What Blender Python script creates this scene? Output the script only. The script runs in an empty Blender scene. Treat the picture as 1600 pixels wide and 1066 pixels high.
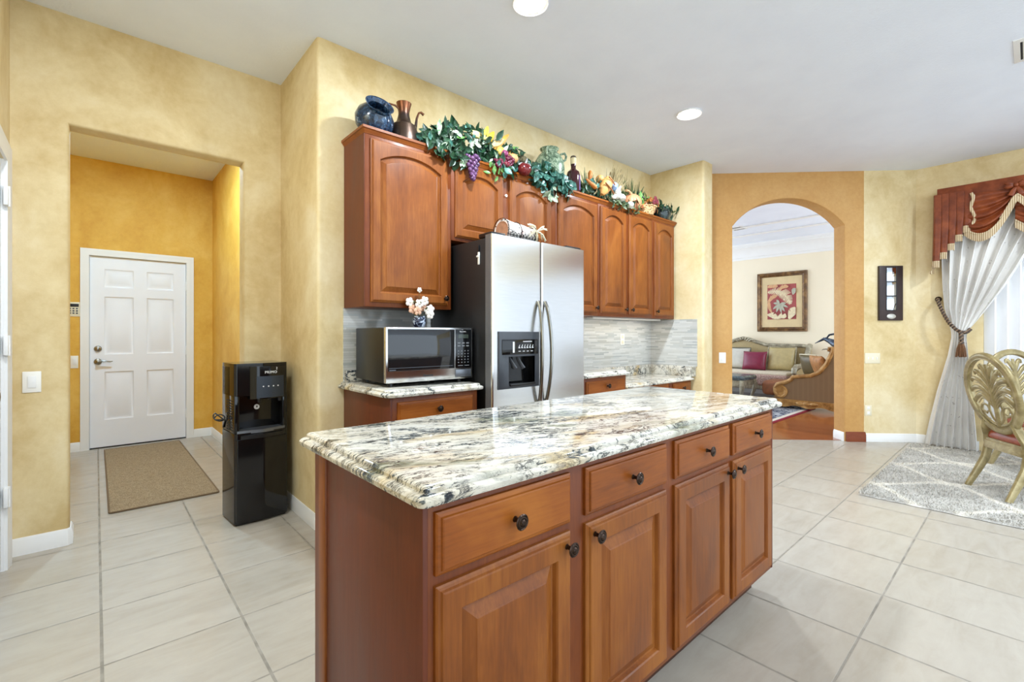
import bpy, bmesh, math, random
from mathutils import Vector, Matrix, Euler
random.seed(7)
R = math.radians
SC = bpy.context.scene
COL = SC.collection

# ------------------------------------------------------------------ camera
cam = bpy.data.cameras.new('camera')
cam.sensor_fit = 'HORIZONTAL'; cam.sensor_width = 36.0
cam.lens = 726.0 / 1600.0 * 36.0
cam.shift_y = -11.0 / 1600.0
cam.clip_start = 0.02
cam_o = bpy.data.objects.new('camera', cam); COL.objects.link(cam_o)
cam_o.location = (0, 0, 1.22)
# the view direction lies between +X and +Y
cam_o.rotation_euler = (R(90), 0, R(48.15 - 90))
SC.camera = cam_o

# ------------------------------------------------------------------ world, exposure
w = bpy.data.worlds.new('daylight'); SC.world = w; w.use_nodes = True
w.node_tree.nodes['Background'].inputs[0].default_value = (0.74, 0.87, 1.0, 1)
w.node_tree.nodes['Background'].inputs[1].default_value = 2.0
SC.view_settings.view_transform = 'Standard'
SC.view_settings.look = 'None'
SC.view_settings.gamma = 1.0
SC.view_settings.exposure = 0.54
SC.cycles.use_denoising = True
SC.cycles.max_bounces = 8
SC.cycles.diffuse_bounces = 5
SC.cycles.glossy_bounces = 4
SC.cycles.sample_clamp_indirect = 6.0
CAN_POWER = 34.0

def area_light(name, loc, rot, sx, sy, power, col=(1, 1, 1)):
    L = bpy.data.lights.new(name, 'AREA'); L.shape = 'RECTANGLE'; L.size = sx; L.size_y = sy
    L.energy = power; L.color = col
    o = bpy.data.objects.new(name, L); COL.objects.link(o); o.location = loc; o.rotation_euler = rot
    return o
# added fill lights standing in for unseen windows (the patio side behind the camera is open to the sky)
area_light('fill_great_room', (-4.2, -2.7, 1.5), (R(90), 0, R(-90)), 3.2, 2.4, 95, (.80, .90, 1))
area_light('fill_living', (8.4, -0.35, 1.6), (R(90), 0, 0), 2.6, 2.4, 40, (.78, .89, 1))
area_light('fill_living_far', (7.4, 6.7, 1.6), (R(-90), 0, 0), 3.5, 2.4, 40, (.78, .89, 1))

# ------------------------------------------------------------------ object helpers
OFF = {}
def tag(o, label=None, cat=None, group=None, kind=None):
    if label: o['label'] = label
    if cat: o['category'] = cat
    if group: o['group'] = group
    if kind: o['kind'] = kind
    return o

def thing(name, label, cat, loc=(0, 0, 0), group=None, rotz=None):
    """An Empty at the thing's base. rotz given: its parts are modelled in local coordinates."""
    o = bpy.data.objects.new(name, None); COL.objects.link(o)
    o.location = loc; o.empty_display_size = 0.05
    if rotz is not None:
        o.rotation_euler = (0, 0, rotz); OFF[o.name] = Vector((0, 0, 0))
    else:
        OFF[o.name] = Vector(loc)
    return tag(o, label, cat, group)

def obj(name, bm, mat, parent=None, base=None, angle=35, smooth=True):
    """Link the bmesh as ONE mesh object."""
    if parent is not None:
        off = OFF[parent.name]
    else:
        if base is None:
            xs = [v.co.x for v in bm.verts]; ys = [v.co.y for v in bm.verts]; zs = [v.co.z for v in bm.verts]
            base = ((min(xs)+max(xs))/2, (min(ys)+max(ys))/2, min(zs))
        off = Vector(base)
    bmesh.ops.translate(bm, vec=-off, verts=bm.verts[:])
    bmesh.ops.recalc_face_normals(bm, faces=bm.faces[:])
    me = bpy.data.meshes.new(name); bm.to_mesh(me); bm.free()
    if smooth:
        me.shade_smooth(); me.set_sharp_from_angle(angle=R(angle))
    for m in (mat if isinstance(mat, (list, tuple)) else [mat]):
        me.materials.append(m)
    o = bpy.data.objects.new(name, me); COL.objects.link(o)
    if parent is not None:
        o.parent = parent
    else:
        o.location = off
    OFF[o.name] = off
    return o

def struct(name, bm, mat, parent=None, **k):
    o = obj(name, bm, mat, parent, **k)
    o['kind'] = 'structure'
    return o

def solo(name, bm, mat, label, cat, group=None, kind=None, **k):
    return tag(obj(name, bm, mat, **k), label, cat, group, kind)

def copy_tree(o, parent=None):
    c = o.copy(); COL.objects.link(c); c.parent = parent
    for ch in list(o.children): copy_tree(ch, c)
    return c

# ------------------------------------------------------------------ mesh helpers
def BM(): return bmesh.new()

def box(bm, x0, x1, y0, y1, z0, z1, bev=0, seg=2):
    vs = [bm.verts.new((x, y, z)) for z in (z0, z1) for x, y in ((x0, y0), (x1, y0), (x1, y1), (x0, y1))]
    fs = [(0, 3, 2, 1), (4, 5, 6, 7), (0, 1, 5, 4), (1, 2, 6, 5), (2, 3, 7, 6), (3, 0, 4, 7)]
    F = [bm.faces.new([vs[i] for i in f]) for f in fs]
    if bev:
        E = list({e for f in F for e in f.edges})
        bmesh.ops.bevel(bm, geom=E, offset=bev, segments=seg, affect='EDGES', profile=0.5, clamp_overlap=True)
    return bm

def loft(bm, loops, closed=True, cap0=True, cap1=True):
    V = [[bm.verts.new(p) for p in L] for L in loops]
    n = len(V[0])
    for a, b in zip(V, V[1:]):
        for i in range(n if closed else n-1):
            j = (i+1) % n
            try: bm.faces.new((a[i], a[j], b[j], b[i]))
            except ValueError: pass
    if cap0 and closed: bm.faces.new(V[0][::-1])
    if cap1 and closed: bm.faces.new(V[-1])
    return V

def prism(bm, poly, z0, z1):
    return loft(bm, [[(x, y, z0) for x, y in poly], [(x, y, z1) for x, y in poly]])

def lathe(bm, prof, org=(0, 0, 0), n=24, M=None, cap=True):
    """prof: (radius, height) along local Z, then placed by matrix M and origin."""
    M = M or Matrix.Identity(3); org = Vector(org)
    L = []
    for r, z in prof:
        L.append([org + M @ Vector((max(r, 1e-4)*math.cos(2*math.pi*i/n), max(r, 1e-4)*math.sin(2*math.pi*i/n), z)) for i in range(n)])
    loft(bm, L, True, cap, cap)
    return bm

def rotm(ax, ay, az): return Euler((ax, ay, az)).to_matrix()
TO_FRONT = Euler((R(90), 0, 0)).to_matrix()      # local +Z points towards -Y

def tube(bm, pts, r, n=8, flat=None, up=None, caps=True):
    """swept round (or flat=(a,b) elliptical, relative) section along pts; r float or list."""
    P = [Vector(p) for p in pts]; m = len(P)
    rs = r if isinstance(r, (list, tuple)) else [r]*m
    loops = []; ref = Vector(up) if up else None; prev = None
    for i, p in enumerate(P):
        t = (P[min(i+1, m-1)] - P[max(i-1, 0)])
        if t.length < 1e-9: t = Vector((0, 0, 1))
        t.normalize()
        if prev is None:
            u = ref or (Vector((0, 0, 1)) if abs(t.z) < .9 else Vector((1, 0, 0)))
        else:
            u = ref or prev
        a = u - t*u.dot(t)
        if a.length < 1e-6: a = t.orthogonal()
        a.normalize(); b = t.cross(a); prev = a
        fa, fb = flat or (1, 1)
        loops.append([p + a*(rs[i]*fa*math.cos(2*math.pi*k/n)) + b*(rs[i]*fb*math.sin(2*math.pi*k/n)) for k in range(n)])
    loft(bm, loops, True, caps, caps)
    return bm

def ball(bm, c, r, M=None, nu=14, nv=9):
    rx, ry, rz = r if isinstance(r, (list, tuple)) else (r, r, r)
    M = M or Matrix.Identity(3); c = Vector(c)
    L = []
    for j in range(nv+1):
        t = math.pi*j/nv; s = max(math.sin(t), 0.01)
        L.append([c + M @ Vector((rx*s*math.cos(2*math.pi*i/nu), ry*s*math.sin(2*math.pi*i/nu), rz*math.cos(t))) for i in range(nu)])
    loft(bm, L)
    return bm

def rrect(x0, x1, y0, y1, r, k=5):
    """rounded rectangle, counter-clockwise"""
    P = []
    for cx, cy, a0 in ((x1-r, y0+r, -90), (x1-r, y1-r, 0), (x0+r, y1-r, 90), (x0+r, y0+r, 180)):
        for i in range(k+1):
            a = R(a0 + 90*i/k); P.append((cx + r*math.cos(a), cy + r*math.sin(a)))
    return P

def round_poly(poly, rad, k=5):
    """poly points (x,y); rad: list of fillet radii per vertex"""
    out = []; n = len(poly)
    for i, p in enumerate(poly):
        r = rad[i]
        if r <= 0: out.append(p); continue
        p = Vector(p).to_3d(); a = Vector(poly[i-1]).to_3d(); b = Vector(poly[(i+1) % n]).to_3d()
        d1 = (a-p).normalized(); d2 = (b-p).normalized()
        ang = d1.angle(d2); d = r/math.tan(ang/2)
        p1 = p+d1*d; p2 = p+d2*d
        for j in range(k+1):
            t = j/k
            q = p1*(1-t)**2 + p*2*t*(1-t) + p2*t*t
            out.append((q.x, q.y))
    return out

def grid(bm, nu, nv, f, thick=None):
    V = [[bm.verts.new(f(i/nu, j/nv)) for i in range(nu+1)] for j in range(nv+1)]
    for j in range(nv):
        for i in range(nu):
            bm.faces.new((V[j][i], V[j][i+1], V[j+1][i+1], V[j+1][i]))
    return V

def solidify(bm, t):
    bmesh.ops.recalc_face_normals(bm, faces=bm.faces[:])
    bmesh.ops.solidify(bm, geom=bm.faces[:], thickness=t)
    return bm

def text(name, s, size, M, mat, parent, ext=0.0006, spacing=1.0, bold=0):
    c = bpy.data.curves.new(name, 'FONT'); c.body = s; c.size = size; c.extrude = ext; c.align_x = 'CENTER'; c.align_y = 'CENTER'
    c.space_character = spacing; c.offset = bold; c.resolution_u = 3
    t = bpy.data.objects.new(name, c); COL.objects.link(t)
    bpy.context.view_layer.update()
    dg = bpy.context.evaluated_depsgraph_get()
    me = bpy.data.meshes.new_from_object(t.evaluated_get(dg))
    bpy.data.objects.remove(t); bpy.data.curves.remove(c)
    bm = bmesh.new(); bm.from_mesh(me); bpy.data.meshes.remove(me)
    bm.transform(M)
    return obj(name, bm, mat, parent, smooth=False)
def face_front(x, y, z): return Matrix.Translation((x, y, z)) @ Euler((R(90), 0, 0)).to_matrix().to_4x4()

# ------------------------------------------------------------------ materials
class NT:
    def __init__(s, name, rough=0.5, metal=0.0, spec=None):
        s.m = bpy.data.materials.new(name); s.m.use_nodes = True
        s.t = s.m.node_tree; s.b = s.t.nodes['Principled BSDF']
        s.set('Roughness', rough); s.set('Metallic', metal)
        if spec is not None: s.set('Specular IOR Level', spec)
    def set(s, k, v):
        i = s.b.inputs[k]
        if isinstance(v, bpy.types.NodeSocket): s.t.links.new(v, i)
        else: i.default_value = (*v, 1) if isinstance(v, tuple) and len(v) == 3 and i.type == 'RGBA' else v
    def n(s, typ, ins=None, **at):
        nd = s.t.nodes.new(typ)
        for k, v in at.items(): setattr(nd, k, v)
        for k, v in (ins or {}).items():
            i = nd.inputs[k]
            if isinstance(v, bpy.types.NodeSocket): s.t.links.new(v, i)
            else: i.default_value = (*v, 1) if isinstance(v, tuple) and len(v) == 3 and i.type == 'RGBA' else v
        return nd
    def world(s): return s.n('ShaderNodeNewGeometry').outputs['Position']
    def local(s): return s.n('ShaderNodeTexCoord').outputs['Object']
    def rand(s): return s.n('ShaderNodeObjectInfo').outputs['Random']
    def map(s, vec, scale=(1, 1, 1), rot=(0, 0, 0), loc=(0, 0, 0)):
        return s.n('ShaderNodeMapping', {'Vector': vec, 'Scale': scale, 'Rotation': rot, 'Location': loc}).outputs[0]
    def addv(s, v, f):   # shift a vector by a scalar in every axis
        return s.n('ShaderNodeVectorMath', {0: v, 1: s.n('ShaderNodeMath', {0: f, 1: 37.0}, operation='MULTIPLY').outputs[0]}, operation='ADD').outputs[0]
    def noise(s, vec, scale, detail=4, rough=.55, dist=0.0):
        return s.n('ShaderNodeTexNoise', {'Vector': vec, 'Scale': scale, 'Detail': detail, 'Roughness': rough, 'Distortion': dist}).outputs[0]
    def vor(s, vec, scale, feature='F1', out='Distance', rnd=1.0):
        return s.n('ShaderNodeTexVoronoi', {'Vector': vec, 'Scale': scale, 'Randomness': rnd}, feature=feature).outputs[out]
    def ramp(s, f, stops, interp='LINEAR'):
        nd = s.n('ShaderNodeValToRGB', {0: f}); cr = nd.color_ramp; cr.interpolation = interp
        while len(cr.elements) > len(stops): cr.elements.remove(cr.elements[-1])
        while len(cr.elements) < len(stops): cr.elements.new(0.5)
        for e, (p, c) in zip(cr.elements, stops):
            e.position = p
            e.color = (c, c, c, 1) if isinstance(c, (int, float)) else (*c, 1)
        return nd.outputs[0]
    def math(s, op, a, b=0.0, c=0.0):
        return s.n('ShaderNodeMath', {0: a, 1: b, 2: c}, operation=op).outputs[0]
    def mix(s, f, a, b, mode='MIX'):
        nd = s.n('ShaderNodeMix', data_type='RGBA', blend_type=mode)
        for i, v in ((0, f), (6, a), (7, b)):
            if isinstance(v, bpy.types.NodeSocket): s.t.links.new(v, nd.inputs[i])
            else: nd.inputs[i].default_value = (*v, 1) if isinstance(v, tuple) else v
        return nd.outputs[2]
    def bump(s, h, strength=.3, dist=.01):
        o = s.n('ShaderNodeBump', {'Height': h, 'Strength': strength, 'Distance': dist}).outputs[0]
        s.set('Normal', o); return o
    def sep(s, v): return s.n('ShaderNodeSeparateXYZ', {0: v}).outputs

def srgb(r, g, b):
    f = lambda c: (c/255/12.92) if c/255 <= .04045 else ((c/255+.055)/1.055)**2.4
    return (f(r), f(g), f(b))

def plain(name, col, rough=.5, metal=0.0, var=0.06, scale=25, bump=0.0, spec=None):
    n = NT(name, rough, metal, spec); v = n.local()
    k = n.noise(v, scale, 3)
    n.set('Base Color', n.mix(n.ramp(k, [(.3, 0.0), (.7, 1.0)]), tuple(c*(1-var) for c in col), tuple(min(1, c*(1+var)) for c in col)))
    if bump: n.bump(k, bump, .004)
    return n.m

def faux(name, c0, c1, c2):
    n = NT(name, .6, 0, .3); v = n.world()
    a = n.noise(n.map(v, (1, 1, .8)), 1.5, 5, .6, .6); b = n.noise(v, 5.0, 6, .65, .8)
    f = n.math('ADD', n.math('MULTIPLY', a, .75), n.math('MULTIPLY', b, .25))
    c = n.ramp(f, [(.36, c0), (.5, c1), (.64, c2)])
    c = n.mix(.22, c, n.ramp(n.noise(v, 26, 5, .7), [(.3, .25), (.7, .8)]), 'SOFT_LIGHT')
    n.set('Base Color', c)
    n.bump(n.noise(v, 140, 3, .6), .12, .003)
    return n.m
MAT = {}
MAT['wall'] = faux('faux_painted_plaster', srgb(200, 174, 122), srgb(218, 197, 150), srgb(230, 214, 176))
MAT['hall'] = faux('mustard_painted_plaster', srgb(208, 156, 60), srgb(220, 172, 74), srgb(230, 188, 96))
MAT['arch'] = faux('tan_painted_plaster', srgb(188, 141, 80), srgb(193, 147, 87), srgb(198, 154, 95))
MAT['cream'] = plain('cream_painted_wall', srgb(238, 226, 200), .6, 0, .02, 2)

def ceiling_mat():
    n = NT('textured_white_ceiling', .8, 0, .2); v = n.world()
    n.set('Base Color', n.ramp(n.noise(v, 3, 3), [(.3, srgb(230, 236, 247)), (.7, srgb(235, 241, 251))]))
    n.bump(n.noise(v, 55, 4, .6), .35, .006)
    return n.m
MAT['ceiling'] = ceiling_mat()

def tile_mat():
    n = NT('beige_floor_tile', .28, 0, .5); v = n.world()
    P = .4533
    q = n.n('ShaderNodeVectorMath', {0: n.map(v, (1/P, 1/P, 0), loc=(-.017/P, -.461/P, 0))}, operation='MULTIPLY'); q.inputs[1].default_value = (1, 1, 1)
    q = q.outputs[0]
    fr = n.n('ShaderNodeVectorMath', {0: q}, operation='FRACTION').outputs[0]
    fl = n.n('ShaderNodeVectorMath', {0: q}, operation='FLOOR').outputs[0]
    x, y, _ = n.sep(fr)
    ex = n.math('ABSOLUTE', n.math('SUBTRACT', x, .5)); ey = n.math('ABSOLUTE', n.math('SUBTRACT', y, .5))
    e = n.math('MAXIMUM', n.math('ADD', ex, .0025), ey)
    g = n.ramp(e, [(.4885, 0.0), (.4925, 1.0)])
    rnd = n.n('ShaderNodeTexWhiteNoise', {'Vector': fl}).outputs[0]
    vv = n.addv(v, rnd)
    a = n.noise(n.map(vv, (1.2, 5, 1), (0, 0, R(12))), 2.6, 6, .62, .8)
    b = n.noise(vv, 9, 6, .65)
    f = n.math('ADD', n.math('MULTIPLY', a, .7), n.math('MULTIPLY', b, .3))
    c = n.ramp(f, [(.32, srgb(157, 147, 132)), (.5, srgb(173, 165, 152)), (.68, srgb(184, 177, 165))])
    c = n.mix(.5, c, n.ramp(rnd, [(0, srgb(169, 160, 145)), (1, srgb(178, 171, 159))]))
    c = n.mix(g, c, n.ramp(n.noise(v, 12, 3), [(.3, srgb(122, 115, 103)), (.7, srgb(158, 150, 137))]))
    n.set('Base Color', c)
    n.set('Roughness', n.mix(g, (.27, .27, .27), (.75, .75, .75)))
    n.bump(n.math('ADD', n.math('MULTIPLY', g, -1.0), n.math('MULTIPLY', f, .12)), .25, .004)
    return n.m
MAT['tile'] = tile_mat()

def wood_mat(name, cd, cm, cl, axis='Z', rough=.40, bold=.6):
    n = NT(name, rough, 0, .28); v = n.addv(n.local(), n.rand())
    st = {'Z': (1, 1, .07), 'X': (.07, 1, 1), 'Y': (1, .07, 1)}[axis]
    gr = n.noise(n.map(v, st), 110, 4, .6, .3)
    bl = n.noise(n.map(v, tuple(.35 if s < 1 else 1 for s in st)), 4.0, 5, .6, 1.0)
    f = n.math('ADD', n.math('MULTIPLY', gr, .3), n.math('MULTIPLY', bl, .7))
    c = n.ramp(f, [(.33, cd), (.5, cm), (.67, cl)])
    fl = n.ramp(n.noise(n.map(v, st), 160, 2), [(.3, .75), (.42, 1.0)])
    c = n.mix(.5*bold, c, fl, 'MULTIPLY')
    n.set('Base Color', c)
    n.set('Roughness', n.ramp(bl, [(.3, rough*.85), (.7, rough*1.2)]))
    n.bump(gr, .05, .002)
    n.set('Coat Weight', .06); n.set('Coat Roughness', .2)
    return n.m
CH = (srgb(104, 53, 18), srgb(130, 71, 23), srgb(153, 92, 34))
CHD = (srgb(84, 38, 21), srgb(97, 46, 25), srgb(109, 54, 31))
MAT['cherry'] = wood_mat('cherry_wood', *CH)
MAT['cherry_frame_shaded'] = wood_mat('cherry_face_frame_shaded', srgb(92, 42, 15), srgb(114, 56, 20), srgb(132, 72, 28))  # darker face frames: wood tone plus some shading put into the colour
MAT['cherry_x'] = wood_mat('cherry_wood_horizontal', srgb(112, 55, 14), srgb(140, 74, 19), srgb(162, 94, 30), axis='X')
MAT['cherry_panel'] = wood_mat('cherry_veneer_panel', *CHD)
MAT['toe'] = wood_mat('dark_toe_kick_wood', srgb(60, 34, 22), srgb(74, 42, 28), srgb(86, 50, 34), 'X')
MAT['base_wood'] = wood_mat('mahogany_base_moulding', srgb(96, 44, 22), srgb(120, 58, 32), srgb(136, 70, 40), 'X')

def granite(name, rot=0.30, seed=0.0):
    n = NT(name, .06, 0, .38); v = n.map(n.world(), (1, 1, 1), (0, 0, rot), (seed, seed*.7, seed*.3))
    s1 = n.map(v, (1, 3.4, 2.0))
    base = n.ramp(n.noise(s1, 3.2, 5, .6, .6), [(.28, srgb(170, 156, 128)), (.42, srgb(210, 204, 189)), (.7, srgb(224, 221, 212))])
    # ochre and olive clouds
    oc = n.ramp(n.noise(n.map(v, (1, 2.2, 1), loc=(3.1, 1.7, 0)), 2.0, 5, .6, .9), [(.53, 0.0), (.68, 1.0)])
    ocol = n.ramp(n.noise(s1, 14, 4, .7), [(.35, srgb(120, 96, 52)), (.5, srgb(190, 160, 100)), (.65, srgb(225, 206, 162))])
    c = n.mix(n.math('MULTIPLY', oc, .85), base, ocol)
    gr = n.ramp(n.noise(n.map(v, (1, 2.6, 1), loc=(7.4, 4.2, 0)), 1.7, 4, .6, .8), [(.58, 0.0), (.68, 1.0)])
    gcol = n.ramp(n.noise(s1, 18, 4, .7), [(.35, srgb(64, 72, 56)), (.5, srgb(118, 124, 100)), (.68, srgb(196, 196, 178))])
    c = n.mix(n.math('MULTIPLY', gr, .9), c, gcol)
    # thin brown feathered veins
    vb = n.noise(n.map(v, (1, 3.0, 1.4), loc=(1.3, 9.2, 0)), 5.5, 8, .68, 1.3)
    vein2 = n.ramp(n.math('ABSOLUTE', n.math('SUBTRACT', vb, .5)), [(.004, 1.0), (.030, 0.0)])
    c = n.mix(n.math('MULTIPLY', vein2, n.ramp(n.noise(v, 3.0, 3), [(.45, 0.0), (.6, .7)])), c, srgb(104, 92, 70))
    # black streaks: flecks gathered in bands
    band = n.ramp(n.noise(n.map(v, (1, 3.0, 1.2), loc=(5.0, 2.0, 0)), 2.4, 5, .6, 1.2), [(.46, 0.0), (.60, 1.0)])
    fl = n.noise(n.map(v, (1, 2.4, 1.6)), 30, 5, .72, .8)
    thr = n.math('SUBTRACT', fl, n.math('MULTIPLY', band, .15))
    k = n.ramp(thr, [(.335, 1.0), (.40, 0.0)])
    c = n.mix(k, c, n.ramp(n.noise(v, 60, 2), [(.4, srgb(40, 44, 48)), (.62, srgb(92, 98, 98))]))
    vc = n.noise(n.map(v, (1, 3.2, 1.4), loc=(2.2, 6.1, 0)), 3.4, 9, .72, 1.6)
    vein = n.ramp(n.math('ABSOLUTE', n.math('SUBTRACT', vc, .5)), [(.003, 1.0), (.022, 0.0)])
    c = n.mix(n.math('MULTIPLY', vein, n.ramp(n.noise(v, 8, 4), [(.42, 0.0), (.56, 1.0)])), c, srgb(40, 40, 44))
    n.set('Base Color', c)
    return n.m
MAT['granite'] = granite('polished_granite', .26, .55)
MAT['granite_gold'] = granite('polished_granite_backsplash', .9, 3.0)

def steel_mat():
    n = NT('brushed_stainless_steel', .27, 1.0); v = n.local()
    g = n.noise(n.map(v, (1.2, 1, 40)), 6, 2, .5)
    n.set('Base Color', n.ramp(g, [(.3, srgb(216, 217, 218)), (.7, srgb(224, 225, 226))]))
    n.set('Roughness', .19)
    n.set('Anisotropic', .5)
    return n.m
MAT['steel'] = steel_mat()
MAT['black_side'] = plain('textured_black_enamel', srgb(24, 24, 25), .38, 0, .12, 90, .05)
MAT['black'] = plain('black_plastic', srgb(16, 16, 17), .35, 0, .1, 40)
MAT['gloss_black'] = plain('glossy_black_plastic', srgb(15, 15, 16), .08, 0, .1, 10)
MAT['dark_grey'] = plain('dark_grey_plastic', srgb(62, 66, 72), .35, 0, .06, 30)
MAT['grey_metal'] = plain('grey_brushed_metal', srgb(120, 124, 130), .35, .7, .06, 60)
MAT['chrome'] = plain('satin_nickel', srgb(150, 148, 142), .25, 1.0, .05, 20)
MAT['bronze'] = plain('oil_rubbed_bronze', srgb(58, 44, 36), .26, .85, .25, 160)
MAT['white'] = plain('white_paint', srgb(233, 232, 229), .4, 0, .012, 8)
MAT['door_white'] = plain('white_door_paint', srgb(234, 235, 240), .38, 0, .012, 6)
MAT['plastic_white'] = plain('white_plastic', srgb(238, 235, 226), .35, 0, .01, 8)
MAT['ivory'] = plain('ivory_plastic', srgb(228, 217, 188), .35, 0, .02, 8)
MAT['print'] = plain('white_print', srgb(226, 226, 226), .5, 0, .01)
MAT['shadow_gap'] = plain('dark_gap', srgb(18, 16, 15), .7)
# ================================================================== THE SETTING
CZ = 3.07
bm = BM(); prism(bm, [(-4.5, -4.6), (6.95, -4.6), (6.95, .87), (4.87, 2.95), (4.87, 6.75), (-4.5, 6.75)], -.12, 0)
struct('floor', bm, MAT['tile'])

def plank_mat():
    n = NT('glossy_hardwood_planks', .12, 0, .6); v = n.world()
    q = n.map(v, (1, 1, 1), (0, 0, R(0)))
    x, y, z = n.sep(q)
    row = n.math('FLOOR', n.math('MULTIPLY', x, 1/.083))
    rn = n.n('ShaderNodeTexWhiteNoise', {'W': row}, noise_dimensions='1D').outputs[0]
    g = n.noise(n.map(n.addv(v, rn), (9, 1, 1)), 6, 5, .6, .4)
    c = n.ramp(g, [(.3, srgb(110, 52, 24)), (.5, srgb(146, 76, 38)), (.7, srgb(172, 98, 54))])
    c = n.mix(.45, c, n.ramp(rn, [(0, srgb(112, 54, 26)), (1, srgb(166, 92, 48))]))
    e = n.math('FRACT', n.math('MULTIPLY', x, 1/.083))
    c = n.mix(n.ramp(e, [(.015, 1.0), (.03, 0.0)]), c, srgb(70, 32, 16))
    n.set('Base Color', c); return n.m
MAT['planks'] = plank_mat()
bm = BM(); prism(bm, [(4.87, 2.951), (6.951, .87), (6.951, -.6), (10.25, -.6), (10.25, 7), (4.87, 7)], -.12, .004)
struct('floor.001', bm, MAT['planks'])
bm = BM(); box(bm, -4.5, 10.3, -4.6, 7, CZ, CZ+.12)
struct('ceiling', bm, MAT['ceiling'])

# --- left wall with the doorway to the hall (y = 3.72 .. 3.87)
YL = 3.72
def bull(x0, x1, y0, y1, r=.022): return round_poly([(x0, y0), (x1, y0), (x1, y1), (x0, y1)], [r]*4, 4)
def u_wall(X0, X1, xa, xb, zt, y0, y1, b=.022):
    bm = BM()
    inn = lambda k: [(xa-k, 0), (xa-k, zt+k), (xb+k, zt+k), (xb+k, 0)]
    out = [(X0, 0), (X0, CZ), (X1, CZ), (X1, 0)]
    seq = [(out, y1), (out, y0), (inn(b), y0), (inn(b*.55), y0+b*.12), (inn(b*.2), y0+b*.42), (inn(0), y0+b), (inn(0), y1-b), (inn(b), y1)]
    loft(bm, [[(x, y, z) for x, z in P] for P, y in seq]+[[(x, y1, z) for x, z in out]], closed=False)
    bmesh.ops.remove_doubles(bm, verts=bm.verts[:], dist=1e-5)
    return bm
bm = u_wall(-.5, 1.03, -.115, .781, 2.437, YL, YL+.15)
struct('wall_left', bm, MAT['wall'])
# side wall that carries the white door (x = -0.35), running towards the camera; unseen stretch added to block light from the left
bm = BM(); box(bm, -.5, -.35, -.6, 2.62, 0, CZ); box(bm, -.5, -.35, 3.53, YL, 0, CZ); box(bm, -.5, -.35, 2.62, 3.53, 2.12, CZ)
struct('wall_side', bm, MAT['wall'])
# kitchen wall and the short return towards the doorway
bm = BM()
prism(bm, round_poly([(1.025, 2.955), (4.82, 2.955), (4.82, 3.12), (1.19, 3.12), (1.19, YL+.15), (1.025, YL+.15)], [.025, 0, 0, 0, 0, 0]), 0, CZ)
struct('wall_kitchen', bm, MAT['wall'])
bm = BM()
prism(bm, round_poly([(4.814, 2.32), (5.03, 2.32), (5.03, 3.12), (4.814, 3.12)], [.03, .03, 0, 0]), 0, CZ)
struct('wall_right', bm, MAT['wall'])

# --- angled wall with the arch: s runs along the wall from (5.03,2.72) to (6.886,0.864)
A0 = Vector((5.03, 2.72, 0)); AD = Vector((1, -1, 0)).normalized(); AN = Vector((1, 1, 0)).normalized()
def aw(s, d, z): p = A0 + AD*s + AN*d; return (p.x, p.y, z)
S_ORANGE = (6.488-5.03)*math.sqrt(2)
SA0, SA1 = (5.462-5.03)*math.sqrt(2), (6.34-5.03)*math.sqrt(2)
SPR, APX = 2.462, 2.772
def arch_z(t):     # t in -1..1, segmental arch
    hw = (SA1-SA0)/2; rise = APX-SPR; rad = (hw*hw+rise*rise)/(2*rise)
    return SPR + math.sqrt(max(rad*rad-(t*hw)**2, 0)) - (rad-rise)
def arch_wall(name, mat, d0, d1):
    bm = BM(); n = 24; b = .018
    inner = [(SA0, 0)] + [(SA0+(SA1-SA0)*i/n, arch_z(-1+2*i/n)) for i in range(n+1)] + [(SA1, 0)]
    outer = [(-.02, 0)] + [(-.02+(S_ORANGE+.02)*i/n, CZ) for i in range(n+1)] + [(S_ORANGE, 0)]
    cx = (SA0+SA1)/2
    def ins(k):   # opening grown outwards by k for the rounded edge
        out = []
        for i, (s, z) in enumerate(inner):
            if i == 0 or i == len(inner)-1: out.append((s-k if i == 0 else s+k, z))
            else:
                t = (s-cx)/((SA1-SA0)/2); out.append((s + k*t*.8, z + k*(1-.4*abs(t))))
        return out
    L = [[aw(s, d1, z) for s, z in outer], [aw(s, d0, z) for s, z in outer], [aw(s, d0, z) for s, z in ins(b)],
         [aw(s, d0+b*.3, z) for s, z in ins(b*.3)], [aw(s, d0+b, z) for s, z in inner],
         [aw(s, d1-b, z) for s, z in inner], [aw(s, d1, z) for s, z in ins(b)]]
    loft(bm, L + [L[0]], closed=False)
    bmesh.ops.remove_doubles(bm, verts=bm.verts[:], dist=1e-5)
    return struct(name, bm, mat)
arch_wall('wall_arch', MAT['arch'], 0, .21)
bm = BM(); S_END = (6.886-5.03)*math.sqrt(2)
prism(bm, [aw(S_ORANGE, 0, 0)[:2], aw(S_END, 0, 0)[:2], aw(S_END+.1, .21, 0)[:2], aw(S_ORANGE, .21, 0)[:2]], 0, CZ)
struct('wall_angled', bm, MAT['wall'])

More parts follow.
